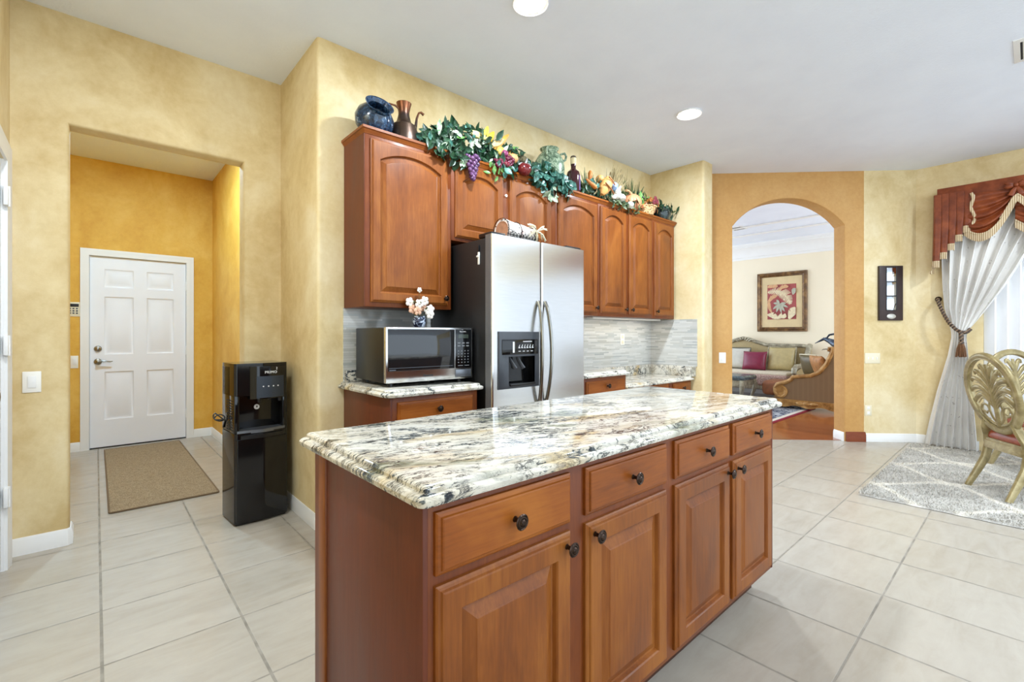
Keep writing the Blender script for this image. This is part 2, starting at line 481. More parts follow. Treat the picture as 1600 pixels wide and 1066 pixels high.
# --- window wall (x = 6.886), sliding glass door behind the curtain
WX = 6.886; WY0, WY1, WZ = -4.2, .33, 2.42
bm = BM()
box(bm, WX, WX+.15, WY1, .88, 0, CZ); box(bm, WX, WX+.15, -4.6, WY0, 0, CZ); box(bm, WX, WX+.15, WY0, WY1, WZ, CZ)
struct('wall_window', bm, MAT['wall'])
bm = BM()
for y0, y1 in ((WY1-.05, WY1), (WY0, WY0+.05), ((WY0+WY1)/2-.03, (WY0+WY1)/2+.03)): box(bm, WX+.06, WX+.11, y0, y1, 0, WZ, .004)
box(bm, WX+.06, WX+.11, WY0, WY1, WZ-.05, WZ, .004); box(bm, WX+.06, WX+.11, WY0, WY1, 0, .06, .004)
win = struct('window_1', bm, MAT['white'])
n = NT('window_glass', 0.0); n.set('Transmission Weight', 1.0); n.set('IOR', 1.02); n.set('Base Color', (1, 1, 1)); MAT['glass'] = n.m
bm = BM(); box(bm, WX+.082, WX+.088, WY0+.05, WY1-.05, .06, WZ-.05)
obj('window_pane', bm, MAT['glass'], win)

# --- hall behind the doorway
HX0, HX1, HY = -.6, 1.05, 6.6
DX0, DX1, DZ = -.048, .786, 2.045
bm = BM(); box(bm, HX0, DX0-.012, HY, HY+.15, 0, CZ); box(bm, DX1+.012, HX1, HY, HY+.15, 0, CZ); box(bm, DX0-.012, DX1+.012, HY, HY+.15, DZ+.012, CZ)
struct('wall_hall', bm, MAT['hall'])
bm = BM(); box(bm, HX1, HX1+.14, YL+.152, HY+.15, 0, CZ); struct('wall_hall_right', bm, MAT['hall'])
bm = BM(); box(bm, HX0-.1, HX0, YL+.15, HY+.15, 0, CZ); struct('wall_hall_left', bm, MAT['hall'])

# --- living room shell
bm = BM(); box(bm, 10.1, 10.25, -.6, 7, 0, CZ); struct('wall_living', bm, MAT['cream'])
bm = BM()
pr = [(10.1, 2.76), (10.085, 2.76), (10.08, 2.80), (10.07, 2.81), (10.06, 2.87), (10.03, 2.93), (9.99, 2.98), (9.97, 2.99), (9.97, 3.03), (9.95, 3.03), (9.95, 3.07), (10.1, 3.07)]
loft(bm, [[(x, y, z) for x, z in pr] for y in (-.6, 7)])
struct('trim_1', bm, MAT['white'])
bm = BM(); box(bm, 9.0, 9.06, -.6, 7, 3.045, 3.07, .008); box(bm, 8.3, 8.36, -.6, 7, 3.045, 3.07, .008)
struct('trim_2', bm, MAT['white'])

# --- baseboards
def base_prof(t=.014, h=.095): return [(0, 0), (t, 0), (t, h*.72), (t*.75, h*.80), (t*.75, h*.86), (t*.3, h), (0, h)]
def baseboard(name, path, mat=None, h=.095, t=.014, parent=None):
    """path: floor points, the board sits to the right-hand side of the walking direction."""
    bm = BM(); P = [Vector((x, y, 0)) for x, y in path]; L = []
    for i, p in enumerate(P):
        ds = []
        if i > 0: ds.append((P[i]-P[i-1]).normalized())
        if i < len(P)-1: ds.append((P[i+1]-P[i]).normalized())
        ns = [Vector((d.y, -d.x, 0)) for d in ds]
        nn = sum(ns, Vector()); nn.normalize(); k = 1/max(nn.dot(ns[0]), .3)
        L.append([p + nn*(u*k) + Vector((0, 0, z)) for u, z in base_prof(t, h)])
    loft(bm, L)
    return struct(name, bm, mat or MAT['white'], parent)
baseboard('baseboard_left', [(-.35, YL), (-.125, YL), (-.113, YL+.012), (-.113, YL+.13)])
baseboard('baseboard_side', [(.781, YL+.14), (.783, YL+.008), (.79, YL), (1.025, YL), (1.025, 2.98), (1.05, 2.955), (1.185, 2.955)])
baseboard('baseboard_hall', [(DX1+.075, HY), (HX1, HY), (HX1, YL+.155)])
baseboard('baseboard_hall_left', [(HX0, HY), (DX0-.075, HY)])
baseboard('baseboard_angled', [aw(S_ORANGE+.012, 0, 0)[:2], aw(S_END, 0, 0)[:2], (WX, .36)])
baseboard('baseboard_kitchen_end', [(4.814, 2.39), (4.814, 2.35), (4.845, 2.32), (5.0, 2.32), (5.03, 2.35), (5.03, 2.715)])
baseboard('baseboard_arch', [aw(SA1+.01, .0, 0)[:2], aw(S_ORANGE+.01, 0, 0)[:2]], MAT['base_wood'], .11, .022)
baseboard('baseboard_arch_left', [aw(0, 0, 0)[:2], aw(SA0-.01, 0, 0)[:2]], MAT['base_wood'], .11, .022)
baseboard('baseboard_jamb', [aw(SA1, .19, 0)[:2], aw(SA1, .012, 0)[:2]], None, .10, .012)
baseboard('baseboard_jamb_left', [aw(SA0, .012, 0)[:2], aw(SA0, .19, 0)[:2]], None, .10, .012)
baseboard('baseboard_living', [(10.1, 6.9), (10.1, -.5)], None, .13, .018)

# ---------------------------------------------------------------- paneled slab (six-panel door)
def paneled_slab(bm, xs, zs, yf, th, cells, recess=.009):
    """slab from yf (front) to yf+th with raised panels in the given (i,j) cells"""
    def q(a, b, c, d): bm.faces.new([bm.verts.new(p) for p in (a, b, c, d)])
    for i in range(len(xs)-1):
        for j in range(len(zs)-1):
            x0, x1, z0, z1 = xs[i], xs[i+1], zs[j], zs[j+1]
            if (i, j) not in cells:
                q((x0, yf, z0), (x1, yf, z0), (x1, yf, z1), (x0, yf, z1)); continue
            def rect(k, d): return [(x0+k, yf+d, z0+k), (x1-k, yf+d, z0+k), (x1-k, yf+d, z1-k), (x0+k, yf+d, z1-k)]
            loft(bm, [rect(0, 0), rect(.004, recess*.6), rect(.012, recess), rect(.026, recess), rect(.05, recess*.15)], True, False, True)
    X0, X1, Z0, Z1 = xs[0], xs[-1], zs[0], zs[-1]
    loft(bm, [[(X0, yf, Z0), (X1, yf, Z0), (X1, yf, Z1), (X0, yf, Z1)], [(X0, yf+th, Z0), (X1, yf+th, Z0), (X1, yf+th, Z1), (X0, yf+th, Z1)]], True, False, True)
    bmesh.ops.remove_doubles(bm, verts=bm.verts[:], dist=1e-5)
    return bm

# entry door to the garage at the end of the hall
w_ = DX1-DX0
xs = [DX0, DX0+.115, DX0+.115+.245, DX1-.115-.245, DX1-.115, DX1]
zs = [.012, .30, .815, 1.0, 1.62, 1.72, 1.915, DZ]
bm = paneled_slab(BM(), xs, zs, HY+.02, .04, {(i, j) for i in (1, 3) for j in (1, 3, 5)})
door1 = struct('door_1', bm, MAT['door_white'])
bm = BM(); g = .012; W = .07
def casing(bm, x0, x1, zt, y, wd=.068, th=.018):
    for a, b in ((0, th*.55), (wd*.3, th*.75), (wd*.55, th)):
        pass
    prof = [(0, 0), (0, th*.6), (wd*.25, th*.75), (wd*.6, th*.8), (wd*.8, th), (wd, th), (wd, 0)]
    path = [(x0, 0), (x0, zt), (x1, zt), (x1, 0)]; dirs = [(-1, 0), (-1, 1), (1, 1), (1, 0)]
    loft(bm, [[(px+dx*u, y-v, pz+dz*u) for u, v in prof] for (px, pz), (dx, dz) in zip(path, dirs)])
casing(bm, DX0-.006, DX1+.006, DZ+.006, HY)
box(bm, DX0-.012, DX0-.003, HY-.004, HY+.15, 0, DZ+.012); box(bm, DX1+.003, DX1+.012, HY-.004, HY+.15, 0, DZ+.012); box(bm, DX0-.003, DX1+.003, HY-.004, HY+.15, DZ+.003, DZ+.012)
box(bm, DX0-.01, DX0+.02, HY+.062, HY+.09, 0, DZ+.01); box(bm, DX1-.02, DX1+.01, HY+.062, HY+.09, 0, DZ+.01); box(bm, DX0, DX1, HY+.062, HY+.09, DZ-.02, DZ+.012)
obj('door_frame', bm, MAT['white'], door1)
bm = BM(); lathe(bm, [(.033, 0), (.033, .006), (.028, .012), (.022, .013), (.022, .02), (.012, .024)], (.016, HY+.02, 1.062), 20, TO_FRONT)
obj('deadbolt', bm, MAT['chrome'], door1)
bm = BM(); lathe(bm, [(.034, 0), (.034, .006), (.03, .012), (.013, .016), (.012, .05), (.014, .056), (.004, .06)], (.016, HY+.02, .925), 20, TO_FRONT)
tube(bm, [(.016, HY-.03, .925), (.05, HY-.033, .932), (.085, HY-.033, .93), (.115, HY-.03, .924), (.135, HY-.028, .928)], [.011, .010, .008, .007, .004], 8)
obj('door_handle', bm, MAT['chrome'], door1)
for z in (.29, 1.03, 1.78):
    bm = BM(); box(bm, DX1-.004, DX1+.014, HY+.004, HY+.018, z-.045, z+.045, .003); lathe(bm, [(.006, -.05), (.006, .05)], (DX1+.004, HY+.006, z), 8)
    obj('hinge', bm, MAT['white'], door1)
bm = BM(); box(bm, DX0, DX1, HY+.012, HY+.10, 0, .011); obj('threshold', bm, MAT['shadow_gap'], door1)

# white door in the side wall at the picture's edge (seen very obliquely); the wall's own face looks to +X
bm = BM()
for y0, y1, z0, z1 in ((2.63, 3.52, .01, 2.10),): box(bm, -.40, -.362, y0, y1, z0, z1, .002)
for y0, y1 in ((2.75, 3.03), (3.13, 3.41)):
    for z0, z1 in ((.25, .85), (1.0, 1.6), (1.72, 1.97)): box(bm, -.366, -.358, y0, y1, z0, z1, .003)
door2 = struct('door_2', bm, MAT['door_white'])
bm = BM()
prof = [(0, 0), (0, .011), (.02, .014), (.045, .015), (.06, .02), (.078, .02), (.078, 0)]
loft(bm, [[(-.35+v, y+dy*u, z+dz*u) for u, v in prof] for (y, z), (dy, dz) in zip([(2.625, 0), (2.625, 2.115), (3.525, 2.115), (3.525, 0)], [(-1, 0), (-1, 1), (1, 1), (1, 0)])])
box(bm, -.5, -.35, 3.52, 3.53, 0, 2.12); box(bm, -.5, -.35, 2.62, 2.63, 0, 2.12)
obj('door_frame', bm, MAT['white'], door2)
for z in (.38, 1.16, 1.93):
    bm = BM(); box(bm, -.352, -.334, 3.49, 3.545, z-.05, z+.05, .003); lathe(bm, [(.007, -.052), (.007, .052)], (-.335, 3.52, z), 10)
    obj('hinge', bm, MAT['white'], door2)
TO_X = Euler((0, R(90), 0)).to_matrix()
bm = BM(); lathe(bm, [(.03, 0), (.03, .008), (.012, .012), (.012, .045), (.026, .055), (.028, .07), (.018, .082), (.003, .084)], (-.362, 2.70, .972), 18, TO_X)
n_brass = plain('antique_brass', srgb(120, 96, 58), .3, .9, .1, 20)
obj('door_knob', bm, n_brass, door2)

# ---------------------------------------------------------------- backsplash of thin glass tiles
def strip_tile():
    n = NT('glass_strip_tile', .12, 0, .6); v = n.world()
    x, y, z = n.sep(v)
    u = n.math('ADD', x, y)
    H = .0152
    row = n.math('FLOOR', n.math('MULTIPLY', z, 1/H)); fz = n.math('FRACT', n.math('MULTIPLY', z, 1/H))
    off = n.n('ShaderNodeTexWhiteNoise', {'W': row}, noise_dimensions='1D').outputs[0]
    uu = n.math('ADD', n.math('MULTIPLY', u, 1/.15), n.math('MULTIPLY', off, 5.0))
    cu = n.math('FLOOR', uu); fu = n.math('FRACT', uu)
    rn = n.n('ShaderNodeTexWhiteNoise', {'Vector': n.n('ShaderNodeCombineXYZ', {0: cu, 1: row}).outputs[0]}).outputs[0]
    c = n.ramp(rn, [(0, srgb(176, 176, 170)), (.35, srgb(196, 196, 191)), (.7, srgb(206, 206, 202)), (1, srgb(166, 170, 168))])
    g1 = n.ramp(fz, [(.06, 1.0), (.12, 0.0), (.9, 0.0), (.96, 1.0)]); g2 = n.ramp(fu, [(.006, 1.0), (.014, 0.0)])
    g = n.math('MAXIMUM', g1, g2)
    n.set('Base Color', n.mix(n.math('MULTIPLY', g, .45), c, srgb(160, 158, 152)))
    n.bump(g, -.3, .002)
    return n.m
MAT['strip'] = strip_tile()
bm = BM(); box(bm, 1.185, 1.86, 2.945, 2.955, .905, 1.388); struct('trim_3', bm, MAT['strip'])
bm = BM(); box(bm, 2.75, 4.814, 2.945, 2.955, .87, 1.388); box(bm, 4.804, 4.814, 2.39, 2.945, .87, 1.38); struct('trim_4', bm, MAT['strip'])
# ================================================================== KITCHEN CABINETS
def drawer_front(x0, x1, z0, z1, yb, th=.02):
    """slab with a stepped edge; yb: back plane (carcass face), front at yb-th"""
    bm = BM()
    def rect(k, d): return [(x0+k, yb-d, z0+k), (x1-k, yb-d, z0+k), (x1-k, yb-d, z1-k), (x0+k, yb-d, z1-k)]
    loft(bm, [rect(0, 0), rect(0, th*.45), rect(.004, th*.6), rect(.010, th*.68), rect(.012, th*.92), rect(.015, th)])
    return bm

def panel_door(x0, x1, z0, z1, yb, th=.02, rail=.058, arch=0.0):
    bm = BM(); N = 16
    def rect(k, d):   # outer rectangle, with N+1 points along the top
        xa, xb, za, zb = x0+k, x1-k, z0+k, z1-k
        return [(xa, yb-d, za), (xb, yb-d, za)] + [(xb+(xa-xb)*i/N, yb-d, zb) for i in range(N+1)]
    hw = (x1-x0)/2-rail
    def inner(k, d):
        xa, xb, za = x0+rail+k, x1-rail-k, z0+rail+k
        zt = z1-rail-k
        pts = [(xa, yb-d, za), (xb, yb-d, za)]
        for i in range(N+1):
            x = xb+(xa-xb)*i/N; u = (x-(x0+x1)/2)/hw
            pts.append((x, yb-d, zt - arch*(u*u)*(.9+.1*u*u)))
        return pts
    loft(bm, [rect(0, 0), rect(0, th*.45), rect(.004, th*.62), rect(.009, th*.7), rect(.012, th*.94), rect(.016, th),
              inner(0, th), inner(.003, th*.80), inner(.007, th*.28), inner(.012, th*.22), inner(.040, th*.80), inner(.043, th*.92), inner(.048, th*.95)])
    return bm

KNOB = [(.0075, 0), (.0055, .004), (.005, .017), (.009, .020), (.0175, .0225), (.019, .025), (.0165, .027), (.0150, .0258), (.0135, .0275), (.0105, .028), (.0095, .0265), (.0075, .0295), (.0045, .0315), (.001, .032)]
def knob(x, y, z, parent):
    bm = BM(); lathe(bm, KNOB, (x, y, z), 22, TO_FRONT)
    return obj('knob', bm, MAT['bronze'], parent, angle=25)

def slab_edge(bm, poly_fn, z0, z1, small=False):
    """stone slab with a bullnose lower edge and a small step at the top; poly_fn(k): outline drawn in by k"""
    h = z1-z0
    st = [(.012, z0), (.003, z0+.08*h), (0, z0+.25*h), (0, z0+.40*h), (.004, z0+.53*h), (.010, z0+.60*h), (.018, z0+.63*h), (.0195, z0+.66*h), (.020, z0+.82*h), (.0225, z0+.91*h), (.027, z0+.97*h), (.034, z1)]
    loft(bm, [[(x, y, z) for x, y in poly_fn(k)] for k, z in st])
    return bm

# --- island
IX0, IX1, IY0, IY1 = .492, 2.40, .822, 1.485
isl = thing('kitchen_island', 'cherry wood kitchen island with four drawers and four doors under a granite top', 'kitchen island', ((IX0+IX1)/2, (IY0+IY1)/2, 0))
bm = BM(); box(bm, IX0+.012, IX1-.003, IY0, IY1-.01, .11, .872, .002); obj('face_frame', bm, MAT['cherry_frame_shaded'], isl)
bm = BM(); box(bm, IX0, IX0+.013, IY0-.002, IY1-.14, .0, .872, .002); obj('end_panel', bm, MAT['cherry_panel'], isl)
bm = BM(); box(bm, IX1-.012, IX1, IY0-.002, IY1, .11, .872, .002); obj('end_panel', bm, MAT['cherry_panel'], isl)
bm = BM(); box(bm, IX0-.006, IX0+.02, IY1-.14, IY1-.09, 0, .872, .006); obj('corner_post', bm, MAT['cherry'], isl)
bm = BM(); box(bm, IX0+.013, IX1-.05, IY0+.075, IY1-.02, 0, .112); obj('toe_kick', bm, MAT['toe'], isl)
YF = IY0
for x0, x1 in ((.518, .935), (.998, 1.418), (1.476, 1.898), (1.938, 2.350)):
    d = obj('drawer', drawer_front(x0, x1, .722, .853, YF), MAT['cherry_x'], isl, angle=14); knob((x0+x1)/2+.002, YF-.02, .788, d)
for x0, x1, kx in ((.518, .935, .91), (.998, 1.418, 1.026), (1.476, 1.898, 1.87), (1.938, 2.350, 1.966)):
    d = obj('door', panel_door(x0, x1, .135, .700, YF), MAT['cherry'], isl, angle=14); knob(kx, YF-.02, .668, d)

def isl_poly(k): return rrect(.468+k, 2.449-k, .788+k, 1.528-k, max(.024-k*.8, .004), 6)
bm = slab_edge(BM(), isl_poly, .873, .914)
solo('granite_countertop', bm, MAT['granite'], 'large polished granite countertop with stepped edge on the kitchen island', 'countertop', 'granite countertops', angle=28)

# --- base cabinet left of the fridge
CY = 2.31
def base_cab(name, label, x0, x1, fronts, ztop=.872, yf=CY, left_panel=True):
    t = thing(name, label, 'cabinet', ((x0+x1)/2, (yf+2.94)/2, 0), 'cherry base cabinets')
    bm = BM(); box(bm, x0+.012, x1, yf, 2.94, .10, ztop, .002); obj('face_frame', bm, MAT['cherry_frame_shaded'], t)
    bm = BM(); box(bm, x0, x0+.013, yf-.001, 2.94, .0, ztop, .002); obj('end_panel', bm, MAT['cherry_panel'], t)
    bm = BM(); box(bm, x0+.014, x1-.01, yf+.07, 2.9, 0, .102); obj('toe_kick', bm, MAT['toe'], t)
    for kind, a, b, z0, z1, kx, kz in fronts:
        if kind == 'drawer': d = obj('drawer', drawer_front(a, b, z0, z1, yf), MAT['cherry_x'], t, angle=14)
        else: d = obj('door', panel_door(a, b, z0, z1, yf), MAT['cherry'], t, angle=14)
        knob(kx, yf-.02, kz, d)
    return t
base_cab('base_cabinet', 'cherry base cabinet with granite top under the black microwave', 1.185, 1.775,
         [('drawer', 1.225, 1.735, .735, .845, 1.48, .79), ('door', 1.225, 1.735, .13, .71, 1.70, .67)])
bm = slab_edge(BM(), lambda k: round_poly([(1.148+k, 2.275+k), (1.812-k, 2.275+k), (1.812-k, 2.944), (1.148+k, 2.944)], [max(.07-k, .02), max(.03-k, .01), 0, 0]), .873, .914)
box(bm, 1.19, 1.81, 2.925, 2.944, .914, .985, .003)
solo('granite_countertop', bm, MAT['granite'], 'short granite countertop with rounded corner beneath the microwave', 'countertop', 'granite countertops', angle=28)

# --- base cabinet right of the fridge, then the lower desk run
base_cab('base_cabinet', 'narrow cherry base cabinet right of the fridge, higher than the desk beside it', 2.80, 3.375,
         [('drawer', 2.835, 3.345, .735, .845, 3.09, .80), ('door', 2.835, 3.345, .13, .71, 3.30, .67)])
bm = slab_edge(BM(), lambda k: [(2.79, 2.275+k), (3.385-k, 2.275+k), (3.385-k, 2.944), (2.79, 2.944)], .873, .914)
solo('granite_countertop', bm, MAT['granite'], 'raised bit of granite countertop right beside the fridge, above a knobbed drawer', 'countertop', 'granite countertops', angle=28)
t = thing('desk_cabinet', 'low cherry desk cabinet in the far kitchen corner beside the end wall', 'cabinet', (4.1, 2.7, 0))
bm = BM(); box(bm, 3.392, 4.80, 2.46, 2.94, .635, .722, .002); obj('apron', bm, MAT['cherry_x'], t)
bm = BM(); box(bm, 4.35, 4.80, 2.455, 2.94, .10, .722, .002); obj('face_frame', bm, MAT['cherry_frame_shaded'], t)
bm = BM(); box(bm, 4.36, 4.80, 2.52, 2.9, 0, .102); obj('toe_kick', bm, MAT['toe'], t)
d = obj('drawer', drawer_front(4.41, 4.775, .60, .708, 2.455), MAT['cherry_x'], t); knob(4.59, 2.435, .655, d)
d = obj('drawer', drawer_front(4.41, 4.775, .36, .575, 2.455), MAT['cherry_x'], t); knob(4.59, 2.435, .47, d)
d = obj('drawer', drawer_front(4.41, 4.775, .125, .335, 2.455), MAT['cherry_x'], t); knob(4.59, 2.435, .23, d)
bm = slab_edge(BM(), lambda k: [(3.388, 2.42+k), (4.803, 2.42+k), (4.803, 2.944), (3.388, 2.944)], .724, .762)
dt = solo('granite_countertop', bm, MAT['granite'], 'lower granite desk top in the corner by the end wall', 'countertop', 'granite countertops', angle=28)
bm = BM(); box(bm, 3.388, 4.803, 2.926, 2.944, .762, .87, .003); box(bm, 4.785, 4.803, 2.40, 2.926, .762, .87, .003)
obj('backsplash', bm, MAT['granite_gold'], dt)

# --- upper cabinets
UY, UZ0, UZ1 = 2.642, 1.385, 2.445
def crown(bm, x0, x1, left, right):
    prof = [(-.004, 2.418), (.003, 2.418), (.006, 2.426), (.013, 2.434), (.016, 2.440), (.022, 2.443), (.022, 2.458), (-.004, 2.458)]
    path = []
    if left: path.append(((x0, 2.944), (-1, 0)))
    path.append(((x0, UY), (-1 if left else 0, -1)))
    path.append(((x1, UY), (1 if right else 0, -1)))
    if right: path.append(((x1, 2.944), (1, 0)))
    loft(bm, [[(px+dx*u, py+dy*u, z) for u, z in prof] for (px, py), (dx, dy) in path])
def upper(name, label, x0, x1, z0, doors, left=False, right=False):
    t = thing(name, label, 'cabinet', ((x0+x1)/2, 2.8, z0), 'cherry wall cabinets')
    bm = BM(); box(bm, x0, x1-.0005, UY, 2.944, z0, 2.45, .0015); obj('face_frame', bm, MAT['cherry_frame_shaded'], t)
    if left:
        bm = BM(); box(bm, x0-.004, x0, UY+.002, 2.944, z0+.001, 2.44); obj('end_panel', bm, MAT['cherry_panel'], t)
    bm = BM(); crown(bm, x0, x1, left, right); obj('top_moulding', bm, MAT['cherry_x'], t)
    for a, b, dz0, dz1, kx in doors:
        d = obj('door', panel_door(a, b, dz0, dz1, UY, .02, .056, .062), MAT['cherry'], t, angle=14)
        if kx: knob(kx, UY-.02, dz0+.045, d)
    return t
upper('wall_cabinet', 'tall cherry wall cabinet with one arched door above the microwave', 1.192, 1.806, UZ0, [(1.224, 1.775, 1.412, 2.395, 1.745)], left=True)
c2 = upper('wall_cabinet', 'short cherry wall cabinet with two arched doors above the fridge', 1.807, 2.852, 1.862, [(1.835, 2.27, 1.885, 2.395, None), (2.335, 2.79, 1.885, 2.395, None)])
upper('wall_cabinet', 'cherry wall cabinet with one wide arched door right of the fridge', 2.853, 3.424, UZ0, [(2.876, 3.40, 1.412, 2.395, 3.37)])
upper('wall_cabinet', 'cherry wall cabinet with a pair of arched doors whose knobs meet', 3.425, 4.33, UZ0, [(3.447, 3.852, 1.412, 2.395, 3.825), (3.902, 4.308, 1.412, 2.395, 3.93)])
upper('wall_cabinet', 'last cherry wall cabinet, one narrow arched door beside the end wall', 4.331, 4.78, UZ0, [(4.362, 4.757, 1.412, 2.395, 4.39)], right=True)
bm = BM(); lathe(bm, [(.011, 0), (.011, .008), (.006, .010), (.001, .009)], (2.303, UY, 2.262), 14, TO_FRONT)
obj('bumper_cap', bm, MAT['plastic_white'], c2)

# under-cabinet lamp
ul = thing('under_cabinet_lamp', 'slim lamp strip glowing beneath the wall cabinets at the far corner', 'lamp', (4.0, 2.80, 1.365))
bm = BM(); box(bm, 3.5, 4.7, 2.76, 2.84, 1.367, 1.384, .003); obj('housing', bm, MAT['plastic_white'], ul)
L = bpy.data.lights.new('lamp_glow', 'AREA'); L.shape = 'RECTANGLE'; L.size = 1.15; L.size_y = .05; L.energy = 1.3; L.color = (1, .88, .7)
lo = bpy.data.objects.new('lamp_glow', L); COL.objects.link(lo); lo.parent = ul; lo.location = (0.1, 0, -.002)

# ================================================================== REFRIGERATOR
FX0, FX1, FYF, FZ = 1.828, 2.722, 2.215, 1.845
fr = thing('refrigerator', 'side by side stainless steel refrigerator with black sides and water dispenser', 'refrigerator', ((FX0+FX1)/2, 2.58, 0))
bm = BM(); box(bm, FX0+.004, FX1-.004, FYF+.085, 2.93, .0, FZ-.018, .006); obj('body', bm, MAT['black_side'], fr)
bm = BM(); box(bm, FX0+.02, FX1-.02, FYF+.06, FYF+.09, .0, .10); obj('kick_grille', bm, MAT['black'], fr)
GX = 2.262
MAT['grey_edge'] = plain('grey_door_edge', srgb(112, 112, 114), .4, .2, .04, 30)
def fdoor(x0, x1):
    bm = BM()
    poly = round_poly([(x0, FYF+.012), (x1, FYF+.012), (x1, FYF+.075), (x0, FYF+.075)], [.012, .012, 0, 0], 4)
    # softly crowned front
    P = []
    for x, y in poly:
        P.append((x, y))
    loft(bm, [[(x, y, z) for x, y in P] for z in (.11, FZ)])
    return bm
d1 = obj('freezer_door', fdoor(FX0, GX-.004), MAT['steel'], fr, angle=8)
bm = BM(); box(bm, FX0-.002, FX0+.001, FYF+.024, FYF+.075, .112, FZ-.002); obj('door_edge', bm, MAT['grey_edge'], d1)
d2 = obj('fridge_door', fdoor(GX+.004, FX1), MAT['steel'], fr, angle=8)
for dd, x, s in ((d1, GX-.045, -1), (d2, GX+.045, 1)):
    bm = BM(); pts = []; 
    for i in range(21):
        u = i/20; z = .74 + .70*u; b = math.sin(math.pi*u)
        pts.append((x - s*.012*(1-b) - s*.0, FYF+.010-.052*b**.6, z))
    tube(bm, pts, .0135, 12, flat=(1.0, .8)); obj('handle', bm, MAT['chrome'], dd)
# hinge covers on top
for x0, x1 in ((FX0+.01, FX0+.13), (FX1-.18, FX1-.02)):
    bm = BM(); box(bm, x0, x1, FYF+.03, FYF+.16, FZ-.012, FZ+.018, .006); obj('hinge_cover', bm, MAT['black'], fr)
# dispenser set into the freezer door
DX = (1.876, 2.235); DZ_ = (.868, 1.236)
bm = BM()
def drect(k, y): return [(DX[0]+k, y, DZ_[0]+k), (DX[1]-k, y, DZ_[0]+k), (DX[1]-k, y, DZ_[1]-k), (DX[0]+k, y, DZ_[1]-k)]
f0 = FYF+.012
cut = [(1.955, .895), (2.188, .895), (2.188, 1.075), (1.955, 1.075)]
crect = lambda y: [(x, y, z) for x, z in cut]
loft(bm, [drect(0, f0+.001), drect(.002, f0-.010), drect(.012, f0-.014), crect(f0-.014), crect(f0+.004)], True, False, False)
dp = obj('dispenser_surround', bm, MAT['dark_grey'], d1)
bm = BM(); box(bm, 1.953, 2.190, f0-.02, f0+.046, .893, 1.077)
cutter = obj('cutter', bm, MAT['black'])
md_ = d1.modifiers.new('cut', 'BOOLEAN'); md_.object = cutter; md_.solver = 'EXACT'; md_.operation = 'DIFFERENCE'
bpy.context.view_layer.update()
me_ = bpy.data.meshes.new_from_object(d1.evaluated_get(bpy.context.evaluated_depsgraph_get()))
me_.shade_smooth(); me_.set_sharp_from_angle(angle=R(8)); d1.modifiers.clear(); d1.data = me_; me_.name = 'freezer_door'; bpy.data.objects.remove(cutter)
bm = BM(); loft(bm, [crect(f0-.012), crect(f0+.044)], True, False, True); obj('dispenser_cavity', bm, MAT['gloss_black'], dp)
bm = BM(); box(bm, 1.897, 2.215, f0-.0185, f0-.0135, 1.088, 1.185, .003); obj('control_panel', bm, MAT['gloss_black'], dp)
for i in range(6):
    bm = BM(); box(bm, 2.035+.024*i, 2.049+.024*i, f0-.0195, f0-.018, 1.128, 1.134); tube(bm, [(2.038+.024*i, f0-.019, 1.1335), (2.046+.024*i, f0-.019, 1.150)], .0018, 5); obj('button', bm, MAT['print'], dp)
for i in range(4):
    bm = BM(); box(bm, 2.035+.036*i, 2.055+.036*i, f0-.0195, f0-.018, 1.106, 1.110); obj('button', bm, MAT['print'], dp)
bm = BM(); box(bm, 1.985, 2.0, f0-.0195, f0-.018, 1.10, 1.17); obj('indicator_strip', bm, MAT['print'], dp)
bm = BM(); box(bm, 2.075, 2.155, f0-.0195, f0-.018, 1.1685, 1.1735); obj('indicator_strip', bm, MAT['print'], dp)
for x, s in ((1.985, 1), (2.055, 1)):
    bm = BM(); tube(bm, [(x, f0+.020, 1.07), (x+.010*s, f0+.004, 1.035), (x+.030*s, f0-.012, .995)], [.010, .013, .014], 8, flat=(1, .5)); obj('dispenser_paddle', bm, MAT['dark_grey'], dp)
bm = BM(); box(bm, 1.96, 2.183, f0-.026, f0-.013, .885, .902, .004); obj('drip_tray', bm, MAT['black'], dp)
# magnetic pen clip on the black side
mg = thing('magnet_clip', 'small white magnetic clip on the black side of the refrigerator', 'magnet', (FX0, 2.36, 1.70))
bm = BM(); box(bm, FX0-.006, FX0+.003, 2.352, 2.366, 1.665, 1.745, .002); obj('clip', bm, MAT['plastic_white'], mg)
bm = BM(); box(bm, FX0-.014, FX0-.005, 2.348, 2.370, 1.71, 1.722, .002); obj('clamp', bm, MAT['plastic_white'], mg)
bm = BM(); box(bm, FX0-.008, FX0+.003, 2.353, 2.365, 1.746, 1.79, .002); obj('grip', bm, MAT['black'], mg)

# ================================================================== MICROWAVE (turned a little)
mw = thing('microwave', 'black and stainless countertop microwave oven on the left granite counter', 'microwave', (1.217, 2.425, .914), rotz=R(-2.5))
MWW, MWD, MWH, F = .590, .46, .322, .024
bm = BM(); box(bm, .004, MWW-.004, .028, MWD, F, F+MWH-.004, .004); obj('casing', bm, MAT['black_side'], mw)
bm = BM(); box(bm, 0, MWW, 0, .03, F, F+MWH, .005); obj('front_frame', bm, MAT['steel'], mw)
n = NT('microwave_window_glass', .05, 0, .7); n.set('Base Color', (.012, .012, .013)); MAT['mw_glass'] = n.m
bm = BM(); box(bm, .012, .455, -.003, .004, F+.068, F+MWH-.012, .003)
md = obj('door', bm, MAT['mw_glass'], mw)
bm = BM(); box(bm, .018, .44, -.0036, -.0026, F+.085, F+.0865); box(bm, .02, .06, -.0038, -.0028, F+.0735, F+.0765); obj('door_trim', bm, MAT['grey_metal'], md)
bm = BM(); box(bm, .462, MWW-.008, -.003, .004, F+.068, F+MWH-.012, .003); cp = obj('control_panel', bm, MAT['gloss_black'], mw)
